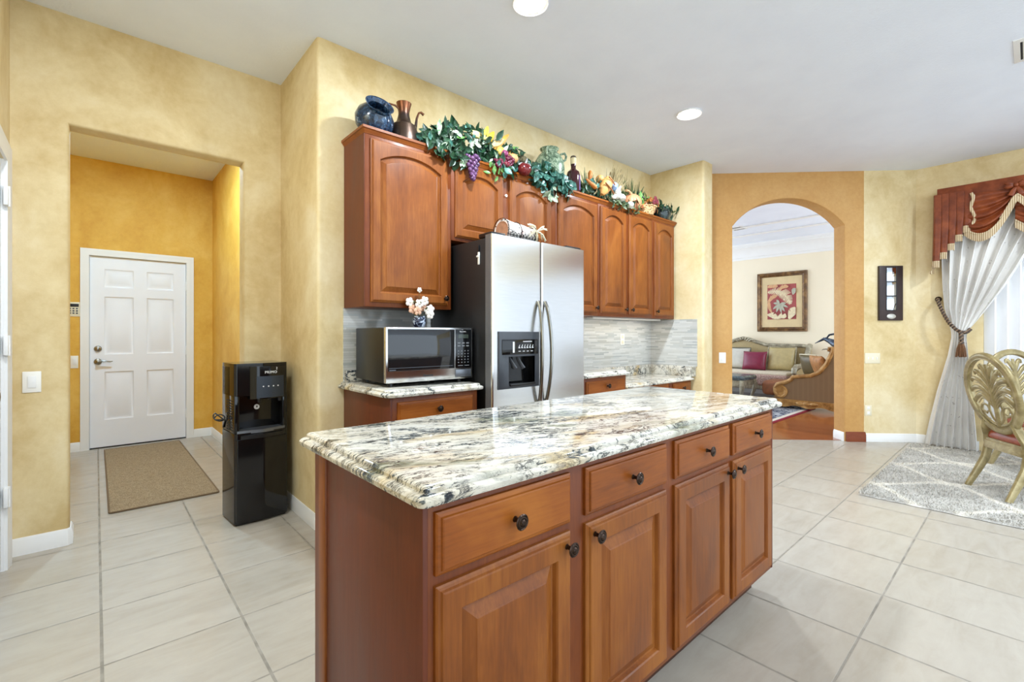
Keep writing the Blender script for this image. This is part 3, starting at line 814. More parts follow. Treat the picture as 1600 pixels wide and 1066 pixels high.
MAT['key'] = plain('grey_key_print', srgb(120, 122, 124), .5, 0, .02)
def keyb(x0, x1, z0, z1, d=.0042):
    bm = BM(); box(bm, x0, x1, -d, -.003, z0, z1); obj('key', bm, MAT['key'], cp)
for r_ in range(5):
    for c_ in range(4): keyb(.478+.024*c_, .486+.024*c_, F+.100+.018*r_, F+.106+.018*r_)
for r_ in range(2):
    for c_ in range(3): keyb(.476+.032*c_, .496+.032*c_, F+.203+.018*r_, F+.211+.018*r_)
keyb(.478, .514, F+.081, F+.085); keyb(.528, .562, F+.081, F+.085)
bm = BM(); box(bm, .482, .556, -.0042, -.003, F+.255, F+.279); obj('display', bm, plain('lcd_display', srgb(58, 66, 58), .15), cp)
bm = BM(); box(bm, .462, MWW-.012, -.004, .004, F+.012, F+.058, .002); obj('door_button', bm, MAT['grey_metal'], mw)
text('lettering', 'Panasonic', .017, face_front(.27, -.0006, F+.034), MAT['black'], mw, bold=.0004)
text('lettering', 'Panasonic', .012, face_front(.515, -.0034, F+.297), MAT['print'], cp)
for x in (.05, .52):
    for y in (.05, .40):
        bm = BM(); lathe(bm, [(.014, 0), (.014, F+.002)], (x, y, 0), 10); obj('foot', bm, MAT['black'], mw)

# flower pot on the microwave
VZ = .914+F+MWH
fp = thing('flower_pot', 'little blue and white vase of pale blossoms on top of the microwave', 'vase', (1.535, 2.60, VZ-.003))
n = NT('blue_white_glazed_china', .12, 0, .6); v = n.local()
n.set('Base Color', n.ramp(n.noise(v, 38, 3, .5, 1.0), [(.42, srgb(26, 32, 48)), (.5, srgb(50, 62, 92)), (.56, srgb(190, 200, 214))])); MAT['china'] = n.m
bm = BM(); lathe(bm, [(.026, 0), (.034, .006), (.041, .03), (.042, .05), (.036, .066), (.038, .074), (.034, .074), (.028, .06)], (1.535, 2.60, VZ), 20); obj('vase', bm, MAT['china'], fp)
pet = plain('pale_petal', srgb(236, 226, 214), .55, 0, .08, 30); pet2 = plain('peach_petal', srgb(216, 170, 140), .55, 0, .1, 30)
leafd = plain('olive_leaf', srgb(86, 84, 50), .5, 0, .2, 30)
rnd = random.Random(3)
heads = [(-.055, -.01, .115), (-.02, -.03, .15), (.02, -.03, .17), (.05, -.02, .11), (.075, -.01, .12), (-.07, .0, .16), (.0, .0, .24), (.03, .01, .135), (-.03, -.03, .105), (.06, -.03, .085)]
bm = BM()
for hx, hy, hz in heads:
    tube(bm, [(1.535, 2.60, VZ+.06), (1.535+hx*.5, 2.60+hy*.5, VZ+.06+(hz-.06)*.6), (1.535+hx, 2.60+hy, VZ+hz)], .0016, 5)
for k in range(14):
    a = rnd.uniform(0, 6.28); hx, hz = .06*math.cos(a), rnd.uniform(.08, .17)
    ball(bm, (1.535+hx, 2.60-.01+.03*math.sin(a), VZ+hz), (.012, .004, .006), rotm(rnd.uniform(-1, 1), rnd.uniform(-1, 1), a), 6, 4)
obj('stems', bm, leafd, fp)
for i, (hx, hy, hz) in enumerate(heads):
    bm = BM()
    rr = .019 if i != 6 else .011
    for k in range(5):
        a = 2*math.pi*k/5 + i
        ball(bm, (1.535+hx+rr*math.cos(a)*.9, 2.60+hy-.004, VZ+hz+rr*math.sin(a)*.9), (rr*.75, rr*.4, rr*.75), None, 7, 5)
    ball(bm, (1.535+hx, 2.60+hy-.010, VZ+hz), .006, None, 6, 4)
    obj('blossom', bm, pet2 if i in (0, 7, 8) else pet, fp)

# ================================================================== WATER DISPENSER
wd = thing('water_dispenser', 'tall glossy black water dispenser standing in front of the doorway wall', 'water dispenser', (.652, 3.335, 0), rotz=R(4.5))
WW, WD, WH = .322, .285, 1.03
bm = BM()
prism(bm, round_poly([(0, .012), (.161, -.004), (WW, .012), (WW, WD), (0, WD)], [.02, .12, .02, .015, .015], 5), .012, .585); 
obj('lower_cabinet', bm, MAT['gloss_black'], wd)
bm = BM(); prism(bm, round_poly([(.01, .02), (WW-.01, .02), (WW-.01, WD-.01), (.01, WD-.01)], [.01]*4, 3), 0, .014); obj('plinth', bm, MAT['black'], wd)
bm = BM(); box(bm, 0, WW, .10, WD, .583, WH-.012, .012)
box(bm, 0, .03, .02, .12, .583, .83, .006); box(bm, WW-.03, WW, .02, .12, .583, .83, .006)
obj('back_housing', bm, MAT['gloss_black'], wd)
bm = BM()
prism(bm, round_poly([(0, .018), (.161, .0), (WW, .018), (WW, WD), (0, WD)], [.02, .14, .02, .02, .02], 5), .822, WH)
obj('head', bm, MAT['gloss_black'], wd)
def head_y(x): return -.002-.030*math.sin(math.pi*min(1, max(0, (x-.085)/.222)))**.8
bm = BM(); hx = [.085+.222*i/20 for i in range(21)]
prism(bm, [(x, head_y(x)) for x in hx]+[(.307, .05), (.085, .05)], .80, WH-.02)
hd = obj('control_head', bm, MAT['gloss_black'], wd)
bm = BM(); cx_ = [.118+.168*i/12 for i in range(13)]
loft(bm, [[(x, head_y(x)-.003, z) for x in cx_] + [(x, head_y(x)+.004, z) for x in cx_[::-1]] for z in (.806, .945)])
cpn = obj('control_panel', bm, plain('dark_blue_grey_panel', srgb(50, 57, 67), .4, .3, .08, 120), wd)
for i in range(4):
    x = .155+.03*i; bm = BM(); lathe(bm, [(.0045, 0), (.0045, .002)], (x, head_y(x)-.002, .880), 10, TO_FRONT); obj('button_light', bm, MAT['print'], cpn)
text('lettering', 'PRIMO', .0235, face_front(.20, -.0335, .970), MAT['print'], hd, ext=.0022, spacing=1.12)
bm = BM(); tube(bm, [(.238, -.031, .985), (.235, -.032, .991), (.239, -.032, .997), (.235, -.032, 1.002)], .0018, 5); obj('drop_mark', bm, MAT['print'], hd)
for x in (.14, .20, .265):
    bm = BM(); lathe(bm, [(.011, 0), (.012, .02), (.016, .035)] if x != .20 else [(.006, .012), (.008, .035)], (x, .0, .775), 12); obj('spout', bm, MAT['black'], wd)
bm = BM(); lathe(bm, [(.017, 0), (.017, .003), (.014, .004)], (.155, .098, .735), 18, TO_FRONT); bd = obj('round_badge', bm, MAT['print'], wd)
bm = BM(); lathe(bm, [(.005, .0), (.005, .0055)], (.155, .098, .7355), 8, TO_FRONT); box(bm, .153, .157, .092, .096, .735, .745); obj('badge_symbol', bm, MAT['black'], bd)
bm = BM(); prism(bm, round_poly([(.012, .02), (.161, -.012), (WW-.012, .02), (WW-.012, .11), (.012, .11)], [.01, .12, .01, 0, 0], 5), .580, .600); obj('drip_tray', bm, MAT['grey_metal'], wd)
bm = BM()
prism(bm, round_poly([(.006, -.002), (.161, -.020), (WW-.006, -.002), (WW-.006, .014), (.006, .014)], [.012, .13, .012, 0, 0], 5), .03, .545)
fd = obj('front_door', bm, MAT['gloss_black'], wd)
bm = BM(); prism(bm, round_poly([(.03, -.008), (.161, -.026), (WW-.03, -.008), (WW-.03, .0), (.03, .0)], [.008, .12, .008, 0, 0], 5), .548, .572); obj('door_grip', bm, MAT['black'], fd)
bm = BM()
for r_ in range(12):
    for c_ in range(4): box(bm, -.001, .002, .05+.035*c_, .072+.035*c_, .60+.017*r_, .608+.017*r_)
obj('side_vents', bm, MAT['shadow_gap'], wd)
bm = BM()
pts = [(-.004, .17, .66)]
for i in range(22):
    a = 2*math.pi*i/18; pts.append((-.035-.03*math.cos(a)-.004*i*.1, .19+.06*math.sin(a)*.4, .665+.022*math.sin(a)+.001*i))
pts += [(-.004, .2, .65), (-.003, .25, .60)]
tube(bm, pts, .004, 6); obj('power_cord', bm, MAT['black'], wd)
# ================================================================== THINGS ON TOP OF THE WALL CABINETS
TZ = 2.451
def glaze(name, c, rough=.15, sc=20, dist=.6):
    n = NT(name, rough, 0, .6); v = n.local()
    n.set('Base Color', n.ramp(n.noise(v, sc, 5, .65, dist), c)); return n.m
# blue jar tipped towards the room
bm = BM(); Mx = rotm(R(54), R(-6), 0)
prof = [(.02, 0), (.07, .006), (.108, .04), (.122, .085), (.112, .13), (.085, .162), (.074, .175), (.085, .195), (.089, .2), (.080, .197), (.066, .178), (.07, .16), (.095, .12), (.06, .05), (.002, .03)]
lathe(bm, prof, (1.315, 2.835, 2.518), 32, Mx, True)
mz = min(v.co.z for v in bm.verts); bmesh.ops.translate(bm, vec=(0, 0, TZ-mz), verts=bm.verts[:])
solo('glazed_jar', bm, glaze('blue_glaze', [(.3, srgb(12, 18, 28)), (.48, srgb(26, 44, 66)), (.58, srgb(44, 74, 104)), (.68, srgb(120, 136, 146))], .12, 34), 'round dark blue glazed jar tipped on its side above the first wall cabinet', 'jar')
# copper pitcher
pt = thing('copper_pitcher', 'dark copper pitcher with thin spout and handle beside the blue jar', 'pitcher', (1.525, 2.78, TZ))
n = NT('aged_copper', .34, .85); v = n.local(); z = n.sep(v)[2]
f = n.math('ADD', z, n.math('MULTIPLY', n.noise(v, 14, 4), .12))
n.set('Base Color', n.ramp(f, [(.0, srgb(70, 62, 58)), (.2, srgb(92, 74, 62)), (.27, srgb(72, 60, 56)), (.33, srgb(118, 74, 50))])); n.bump(n.noise(n.map(v, (1, 1, 8)), 20), .15, .004); cop = n.m
bm = BM(); lathe(bm, [(.086, 0), (.104, .004), (.106, .02), (.098, .08), (.082, .145), (.052, .168), (.044, .19), (.037, .22), (.036, .24), (.046, .285), (.05, .30), (.046, .302), (.035, .25)], (1.525, 2.78, TZ), 28); obj('body', bm, cop, pt)
bm = BM(); tube(bm, [(1.487, 2.78, TZ+.255), (1.462, 2.78, TZ+.268), (1.42, 2.78, TZ+.266), (1.398, 2.78, TZ+.235), (1.405, 2.78, TZ+.19), (1.428, 2.78, TZ+.14), (1.436, 2.78, TZ+.12)], .0065, 8); obj('handle', bm, cop, pt)
bm = BM(); tube(bm, [(1.595, 2.78, TZ+.115), (1.612, 2.78, TZ+.16), (1.622, 2.78, TZ+.23), (1.638, 2.78, TZ+.272), (1.655, 2.78, TZ+.282), (1.675, 2.78, TZ+.272)], [.013, .011, .008, .007, .008, .010], 8); obj('spout', bm, cop, pt)

# ---------------------------------------------------------------- foliage
def leaf_mat(name, c0, c1, c2):
    n = NT(name, .38, 0, .45); v = n.local()
    n.set('Base Color', n.ramp(n.noise(v, 42, 3, .6), [(.32, c0), (.5, c1), (.68, c2)])); return n.m
LEAF = {'dark': leaf_mat('dark_green_leaf', srgb(12, 38, 24), srgb(24, 60, 36), srgb(52, 92, 58)),
        'teal': leaf_mat('teal_leaf', srgb(26, 70, 62), srgb(48, 104, 90), srgb(112, 158, 144)),
        'pale': leaf_mat('variegated_leaf', srgb(96, 130, 92), srgb(180, 198, 170), srgb(226, 228, 208)),
        'light': leaf_mat('fresh_green_leaf', srgb(60, 110, 50), srgb(90, 140, 70), srgb(140, 170, 100)),
        'olive': leaf_mat('olive_green_leaf', srgb(44, 56, 32), srgb(70, 84, 50), srgb(104, 112, 70)),
        'rust': leaf_mat('autumn_leaf', srgb(96, 40, 30), srgb(150, 84, 40), srgb(204, 146, 66))}
def leaf(bm, c, size, rnd, wide=.5, face=None):
    """a cupped, pointed leaf of 2x4 faces"""
    a = rnd.uniform(0, 6.28); tilt = rnd.uniform(-.9, .5)
    M = Matrix.Rotation(a, 3, 'Y') @ Matrix.Rotation(tilt, 3, 'X') @ Matrix.Rotation(rnd.uniform(-.8, .8), 3, 'Z')
    if face: M = Matrix.Rotation(face, 3, 'Z') @ M
    c = Vector(c); rows = []
    for j, (t, wv) in enumerate(((0, .12), (.25, .85), (.5, 1.0), (.75, .6), (1, .03))):
        cup = -.25*size*(t-.4)**2
        rows.append([bm.verts.new(c + M @ Vector((s*wv*wide*size*.5, cup - (.10*size*wv if s else 0), t*size))) for s in (-1, 0, 1)])
    for r0, r1 in zip(rows, rows[1:]):
        for i in range(2): bm.faces.new((r0[i], r0[i+1], r1[i+1], r1[i]))
def foliage(parent, mat, n, region, size, rnd, wide=.5, name='leaves'):
    """region(rnd) -> centre point"""
    bm = BM()
    for i in range(n): leaf(bm, region(rnd), rnd.uniform(*size), rnd, wide)
    return tag(obj(name, bm, LEAF[mat], parent, angle=60), kind='stuff')
def hump(x0, x1, tops, low=.0, y=(2.60, 2.86), front=.0):
    """points within a mound: height follows 'tops' [(x,z)]"""
    def f(r):
        x = r.uniform(x0, x1)
        for (xa, za), (xb, zb) in zip(tops, tops[1:]):
            if xa <= x <= xb: zt = za+(zb-za)*(x-xa)/(xb-xa); break
        else: zt = tops[-1][1]
        yy = r.uniform(*y)
        return (x, yy, TZ + low + (zt-TZ-low)*r.random()**.8*(1-.25*abs((yy-2.74)/.14)))
    return f
def drape(x0, x1, z0, z1, y=2.59):
    def f(r): return (r.uniform(x0, x1), y+r.uniform(-.015, .015), r.uniform(z0, z1))
    return f
rnd = random.Random(11)
gd = thing('ivy_garland', 'green ivy and fruit garland spilling over the first wall cabinets', 'garland', (2.3, 2.74, TZ))
tops1 = [(1.60, 2.53), (1.78, 2.68), (1.92, 2.71), (2.1, 2.73), (2.25, 2.66), (2.5, 2.68), (2.6, 2.62), (3.05, 2.60)]
foliage(gd, 'dark', 420, hump(1.60, 2.38, tops1), (.05, .10), rnd, .5)
foliage(gd, 'teal', 90, hump(1.62, 2.5, tops1), (.045, .09), rnd, .55)
foliage(gd, 'pale', 90, hump(1.66, 2.5, tops1), (.045, .10), rnd, .4)
foliage(gd, 'light', 50, hump(1.7, 2.5, tops1), (.05, .09), rnd, .5)
foliage(gd, 'dark', 60, hump(2.35, 2.7, tops1), (.05, .10), rnd, .5)
foliage(gd, 'teal', 150, hump(2.55, 3.02, [(2.55, 2.55), (2.7, 2.63), (2.85, 2.60), (3.02, 2.50)], -.02, (2.575, 2.72)), (.05, .10), rnd, .75)
foliage(gd, 'dark', 90, hump(2.5, 3.02, [(2.5, 2.58), (2.7, 2.60), (3.02, 2.52)], -.02, (2.58, 2.72)), (.05, .09), rnd, .6)
foliage(gd, 'dark', 44, drape(1.64, 1.92, 2.385, 2.47), (.05, .09), rnd, .5, 'trailing_leaves')
foliage(gd, 'teal', 26, drape(2.62, 2.98, 2.375, 2.46), (.05, .09), rnd, .7, 'trailing_leaves')
foliage(gd, 'pale', 9, drape(1.84, 1.95, 2.36, 2.45), (.035, .06), rnd, .6, 'trailing_leaves')
foliage(gd, 'pale', 12, drape(2.70, 2.85, 2.30, 2.42), (.04, .075), rnd, .6, 'trailing_leaves')
foliage(gd, 'light', 10, drape(2.10, 2.22, 2.34, 2.44), (.04, .07), rnd, .5, 'trailing_leaves')
foliage(gd, 'teal', 10, drape(2.18, 2.36, 2.40, 2.47), (.05, .08), rnd, .7, 'trailing_leaves')
bm = BM()
for k in range(7):
    x = 1.65+k*.2; tube(bm, [(x, 2.70, TZ+.012), (x+.12, 2.66+.03*math.sin(k*2), TZ+.03), (x+.24, 2.70, TZ+.012)], .006, 6)
for x, z in ((1.9, 2.38), (2.16, 2.35), (2.78, 2.33)): tube(bm, [(x-.05, 2.66, TZ+.01), (x-.01, 2.60, TZ+.008), (x, 2.588, z)], .003, 5)
obj('vine', bm, plain('brown_vine', srgb(78, 58, 36), .7), gd)
# grapes: a hanging bunch
def grapes(c, n, rx, h, rad, mat, rnd):
    bm = BM(); 
    for i in range(n):
        t = i/n; a = i*2.4; r = rx*(1-t)**.6*(1 if i % 2 else .75)
        ball(bm, (c[0]+r*math.cos(a), c[1]+r*.6*math.sin(a), c[2]-h*t), (rad, rad, rad*1.12), None, 10, 7)
    return obj('grape_bunch', bm, mat, gd)
gp = NT('purple_grape_skin', .22, 0, .5); gp.set('Base Color', gp.ramp(gp.noise(gp.local(), 30, 3), [(.3, srgb(58, 32, 66)), (.6, srgb(104, 66, 106)), (.75, srgb(150, 116, 148))])); gp = gp.m
gm = plain('maroon_grape_skin', srgb(104, 34, 56), .25, 0, .25, 30)
grapes((1.945, 2.578, 2.455), 40, .050, .165, .0155, gp, rnd)
grapes((2.285, 2.60, 2.535), 26, .055, .075, .015, gm, rnd)
grapes((2.20, 2.60, 2.50), 14, .035, .06, .014, gm, rnd)
def fruit(name, c, r, col, sq=(1, 1, .92), rough=.35, var=.12):
    bm = BM(); rx = r
    prof = []
    for j in range(13):
        t = math.pi*j/12; prof.append((r*max(math.sin(t), .01)*(1), -r*sq[2]*math.cos(t) - (.25*r*math.exp(-(math.sin(t)/.35)**2) if j > 6 else -.12*r*math.exp(-(math.sin(t)/.35)**2))))
    lathe(bm, prof, c, 18, rotm(rnd.uniform(-.5, .5), rnd.uniform(-.5, .5), 0))
    return obj(name, bm, plain(name+'_skin', col, rough, 0, var, 14), gd)
fruit('orange_fruit', (2.365, 2.66, 2.590), .036, srgb(214, 146, 40), (1, 1, .95), .5)
fruit('peach_fruit', (2.355, 2.615, 2.548), .040, srgb(206, 152, 98), (1, 1, .95), .5)
fruit('pear_fruit', (2.235, 2.63, 2.575), .034, srgb(196, 164, 80), (1, 1, 1.2), .45)
fruit('plum_fruit', (2.255, 2.60, 2.553), .030, srgb(128, 52, 90), (1, 1, .95), .3)
fruit('apple_fruit', (2.455, 2.600, 2.488), .056, srgb(98, 24, 26), (1, 1, .95), .2, .3)
fruit('apple_fruit', (2.27, 2.60, 2.478), .030, srgb(128, 34, 50), (1, 1, .95), .2, .3)
bm = BM()
for k in range(7):
    a = k*.9; leaf(bm, (2.455+.02*math.cos(a), 2.575, 2.515), .05, rnd, .5)
obj('frosted_leaves', bm, plain('frosted_leaf', srgb(196, 196, 196), .5), gd)
for c, d, ln, col in (((1.99, 2.66, 2.66), (.10, -.02, -.02), .16, srgb(232, 216, 140)), ((2.11, 2.66, 2.64), (.01, -.01, .05), .10, srgb(224, 190, 60)), ((2.14, 2.66, 2.63), (.03, -.01, .05), .10, srgb(218, 176, 48)),
                      ((2.20, 2.64, 2.60), (.10, .0, .10), .19, srgb(202, 150, 60)), ((2.18, 2.63, 2.61), (.05, .0, .035), .12, srgb(222, 190, 130))):
    d = Vector(d).normalized(); c = Vector(c); bm = BM()
    tube(bm, [c - d*.02, c + d*ln*.25, c + d*ln*.55, c + d*ln*.85, c + d*ln], [.010, .026, .024, .014, .003], 10, flat=(1, .6)); obj('corn_husk', bm, plain('corn_husk', col, .5, 0, .15, 60), gd)
bm = BM(); ball(bm, (2.49, 2.66, 2.575), (.05, .045, .042), None, 12, 8); obj('moss_ball', bm, plain('brown_moss', srgb(96, 86, 60), .9, 0, .3, 90, .6), gd)

# green jar with loop handles
gj = thing('green_jar', 'tall mottled green jar with loop handles behind the ivy', 'jar', (2.935, 2.79, TZ))
gm_ = glaze('mottled_green_glaze', [(.36, srgb(48, 66, 50)), (.5, srgb(112, 134, 108)), (.64, srgb(176, 190, 162))], .25, 26, 1.2)
bm = BM(); lathe(bm, [(.09, 0), (.105, .01), (.125, .10), (.133, .20), (.125, .265), (.095, .315), (.068, .338), (.066, .352), (.08, .366), (.084, .374), (.076, .376), (.058, .35), (.05, .2)], (2.935, 2.79, TZ), 32); obj('body', bm, gm_, gj)
for s, y in ((-1, 2.73), (1, 2.73)):
    bm = BM(); cx = 2.935+s*.088
    tube(bm, [(cx-s*.012, y, TZ+.330), (cx+s*.020, y-.02, TZ+.342), (cx+s*.034, y-.025, TZ+.318), (cx+s*.03, y-.02, TZ+.288), (cx+s*.012, y, TZ+.270)], .010, 8); obj('handle', bm, gm_, gj)
# wine bottle
wb = thing('wine_bottle', 'dark red wine bottle with cork and purple label between the jar and the bread', 'bottle', (3.135, 2.69, TZ))
n = NT('dark_wine_glass', .06, 0, .7); n.set('Base Color', srgb(52, 16, 20)); wg = n.m
bm = BM(); lathe(bm, [(.055, 0), (.060, .006), (.060, .165), (.052, .195), (.028, .215), (.022, .225), (.022, .25), (.024, .252), (.024, .262), (.016, .262)], (3.135, 2.69, TZ), 26); obj('glass_body', bm, wg, wb)
bm = BM(); lathe(bm, [(.022, .26), (.026, .265), (.027, .315), (.025, .318), (.003, .319)], (3.135, 2.69, TZ), 18); ck = obj('cork', bm, plain('pale_cork', srgb(208, 192, 150), .7, 0, .1, 60), wb)
bm = BM(); lathe(bm, [(.026, .317), (.027, .322), (.022, .334), (.01, .340), (.001, .341)], (3.135, 2.69, TZ), 16); obj('wax_cap', bm, plain('dark_wax', srgb(66, 52, 38), .5), wb)
bm = BM()
loft(bm, [[(3.135+.0605*math.cos(a), 2.69+.0605*math.sin(a), TZ+z) for a in [R(-75+50*i/8) for i in range(9)]] for z in (.03, .16)], closed=False); solidify(bm, .0006)
obj('label', bm, plain('violet_label', srgb(128, 104, 168), .5, 0, .25, 30), wb)

# ---- harvest arrangement: bread, garlic, herbs
hg = thing('harvest_garland', 'harvest garland with bread loaf, garlic and wheat above the far wall cabinets', 'garland', (3.7, 2.72, TZ))
tops2 = [(3.2, 2.55), (3.35, 2.66), (3.55, 2.62), (3.8, 2.56), (4.0, 2.54)]
foliage(hg, 'dark', 190, hump(3.22, 4.02, tops2), (.05, .09), rnd, .45)
foliage(hg, 'teal', 50, hump(3.25, 3.9, tops2), (.05, .085), rnd, .5)
foliage(hg, 'olive', 60, hump(3.6, 4.05, [(3.6, 2.54), (4.05, 2.52)], -.02, (2.58, 2.70)), (.04, .075), rnd, .5)
foliage(hg, 'olive', 26, drape(3.55, 4.0, 2.42, 2.48), (.04, .06), rnd, .5, 'trailing_leaves')
bm = BM(); tube(bm, [(3.44, 2.615, 2.495), (3.455, 2.615, 2.53), (3.50, 2.615, 2.585), (3.555, 2.615, 2.645), (3.575, 2.615, 2.665)], [.022, .052, .062, .050, .02], 14, flat=(1, .8)); br = obj('bread_loaf', bm, plain('golden_bread_crust', srgb(206, 150, 84), .6, 0, .2, 22, .2), hg)
bm = BM(); tube(bm, [(3.44, 2.568, 2.59), (3.48, 2.562, 2.565), (3.53, 2.562, 2.535), (3.56, 2.570, 2.515)], .007, 7); tube(bm, [(3.49, 2.568, 2.655), (3.53, 2.562, 2.63), (3.58, 2.568, 2.60)], .006, 7); obj('bread_score', bm, plain('dark_crust', srgb(140, 84, 40), .7), br)
for c, r_ in (((3.475, 2.66, 2.655), .040),): 
    bm = BM(); ball(bm, c, (r_, r_, r_*.9)); obj('bread_roll', bm, plain('bread_roll_crust', srgb(204, 156, 92), .6, 0, .15, 20), hg)
gar = plain('garlic_skin', srgb(226, 220, 206), .5, 0, .06, 40)
for c, r_ in (((3.66, 2.60, 2.560), .040), ((3.72, 2.595, 2.515), .042), ((3.63, 2.585, 2.505), .026), ((3.86, 2.59, 2.475), .034), ((3.58, 2.58, 2.49), .022)):
    bm = BM()
    lathe(bm, [(r_*.3, -r_*.8), (r_*.85, -r_*.55), (r_, -.1*r_), (r_*.8, r_*.4), (r_*.35, r_*.8), (r_*.18, r_*1.3), (r_*.12, r_*1.6)], c, 14, rotm(rnd.uniform(-.6, .6), rnd.uniform(-.6, .6), 0)); obj('garlic_bulb', bm, gar, hg)
bm = BM(); lathe(bm, [(.008, -.045), (.034, -.02), (.036, .02), (.01, .045)], (3.61, 2.60, 2.60), 12, rotm(0, .5, 0)); obj('blue_jug', bm, plain('pale_blue_glaze', srgb(128, 152, 186), .3), hg)
crt = plain('orange_carrot', srgb(184, 110, 42), .5, 0, .15, 40)
for a, b in (((3.25, 2.64, 2.60), (3.345, 2.60, 2.525)), ((3.37, 2.70, 2.56), (3.385, 2.70, 2.72))):
    bm = BM(); A = Vector(a); B = Vector(b); tube(bm, [A+(B-A)*t for t in (0, .15, .5, .85, 1)], [.006, .012, .019, .022, .010], 10); obj('carrot', bm, crt, hg)
def blades(x, y, z, n, ln, spread, rad, mat, parent, name, lean=0.0):
    bm = BM()
    for i in range(n):
        a = rnd.uniform(-spread, spread)+lean; b = rnd.uniform(-.35, .35); l = ln*rnd.uniform(.6, 1)
        d = Vector((math.sin(a), math.sin(b)*.5, math.cos(a))); p = Vector((x+rnd.uniform(-.02, .02), y+rnd.uniform(-.02, .02), z))
        tube(bm, [p, p+d*l*.5, p+d*l + Vector((.3*l*math.sin(a)*abs(math.sin(a)), 0, -.12*l*abs(math.sin(a))))], [rad, rad*1.4, rad*.25], 5, flat=(1, .35))
    return tag(obj(name, bm, mat, parent), kind='stuff')
blades(3.33, 2.70, TZ+.01, 34, .28, .9, .008, LEAF['olive'], hg, 'grass_blades', -.25)
strw = plain('dry_wheat_straw', srgb(150, 134, 96), .7, 0, .2, 60)
blades(3.74, 2.78, TZ+.01, 90, .46, .24, .0055, strw, hg, 'wheat_sheaf', .42)
bm = BM()
for i in range(26):
    a = .42+rnd.uniform(-.22, .22); l = rnd.uniform(.34, .46); p = Vector((3.74+l*math.sin(a)*1.02, 2.78+rnd.uniform(-.03, .03), TZ+.01+l*math.cos(a)*.98))
    ball(bm, p, (.007, .007, .024), rotm(0, a, 0), 6, 5)
tag(obj('wheat_ears', bm, strw, hg), kind='stuff')
# pumpkin (rust coloured) and basket
pk = thing('pumpkin', 'salmon orange ribbed pumpkin lying among the greenery over the far cabinets', 'pumpkin', (4.02, 2.66, TZ))
bm = BM(); NR = 48; L_ = []
for j in range(13):
    t = math.pi*j/12
    L_.append([Vector((math.cos(2*math.pi*i/NR), math.sin(2*math.pi*i/NR), 0))*(.098*max(math.sin(t), .02)*(1-.10*abs(math.sin(8*math.pi*i/NR*.5))**.5*0 - .09*(abs(math.cos(2*math.pi*i/NR*5)))**6)) + Vector((0, 0, -.088*math.cos(t))) for i in range(NR)])
loft(bm, L_); bmesh.ops.rotate(bm, cent=(0, 0, 0), matrix=rotm(.35, -.45, 0), verts=bm.verts[:]); bmesh.ops.translate(bm, vec=(4.02, 2.68, TZ+.092), verts=bm.verts[:])
mz = min(v.co.z for v in bm.verts); bmesh.ops.translate(bm, vec=(0, 0, TZ-mz), verts=bm.verts[:])
obj('body', bm, plain('pumpkin_skin', srgb(206, 138, 98), .5, 0, .12, 10), pk)
bm = BM(); tube(bm, [(3.975, 2.66, TZ+.165), (3.93, 2.655, TZ+.185), (3.88, 2.65, TZ+.18)], [.016, .010, .012], 8); obj('stalk', bm, plain('pumpkin_stalk', srgb(196, 150, 108), .6), pk)
bk = thing('wicker_basket', 'small pale wicker basket holding autumn flowers beside the pumpkin', 'basket', (4.27, 2.66, TZ))
n = NT('woven_wicker', .7); v = n.local(); 
k = n.vor(n.map(v, (1, 1, 1.3)), 75); n.set('Base Color', n.ramp(k, [(.25, srgb(226, 196, 150)), (.6, srgb(196, 150, 96)), (.75, srgb(96, 62, 34))])); n.bump(k, -.8, .006); wk = n.m
bm = BM(); lathe(bm, [(.075, 0), (.085, .005), (.108, .065), (.115, .085), (.108, .09), (.095, .07), (.07, .02)], (4.27, 2.69, TZ), 26); obj('woven_body', bm, wk, bk)
bm = BM()
for i in range(26):
    a = 2*math.pi*i/26; b = 2*math.pi*(i+1)/26
    ball(bm, (4.27+.112*math.cos(a), 2.69+.112*math.sin(a), TZ+.088), (.014, .014, .009), rotm(0, 0, a), 6, 4)
obj('braided_rim', bm, wk, bk)
foliage(bk, 'rust', 70, hump(4.16, 4.42, [(4.16, 2.60), (4.3, 2.64), (4.42, 2.58)], .07, (2.60, 2.76)), (.05, .08), rnd, .6)
foliage(bk, 'light', 24, hump(4.12, 4.3, [(4.12, 2.62), (4.3, 2.66)], .08, (2.62, 2.76)), (.05, .08), rnd, .6)
foliage(bk, 'dark', 60, hump(4.1, 4.5, [(4.1, 2.66), (4.3, 2.70), (4.5, 2.62)], .06, (2.68, 2.82)), (.06, .11), rnd, .3)
blades(4.16, 2.78, TZ+.05, 40, .36, 1.1, .011, LEAF['olive'], bk, 'spiky_blades')
blades(4.10, 2.80, TZ+.05, 5, .46, .12, .006, strw, bk, 'tall_stalks')
blades(4.28, 2.80, TZ+.05, 18, .34, .9, .010, LEAF['dark'], bk, 'spiky_blades', .4)
for x, z in ((4.30, 2.585), (4.36, 2.60), (4.33, 2.625), (4.24, 2.60)):
    bm = BM()
    for k_ in range(6): ball(bm, (x+.016*math.cos(k_*1.05), 2.60, z+.016*math.sin(k_*1.05)), (.013, .008, .013), None, 7, 5)
    obj('dried_flower', bm, plain('maroon_dried_flower', srgb(120, 46, 56), .7, 0, .25, 40) if x > 4.26 else LEAF['rust'], bk)
dv = thing('dark_pot', 'dark green round pot with drooping leaves, last on the cabinet tops', 'pot', (4.60, 2.70, TZ))
bm = BM(); lathe(bm, [(.05, 0), (.085, .01), (.112, .06), (.108, .10), (.08, .13), (.07, .135), (.078, .145), (.065, .145), (.05, .12)], (4.60, 2.70, TZ), 26); obj('body', bm, glaze('dark_green_glaze', [(.3, srgb(16, 24, 24)), (.55, srgb(34, 46, 44)), (.75, srgb(80, 96, 92))], .12, 14), dv)
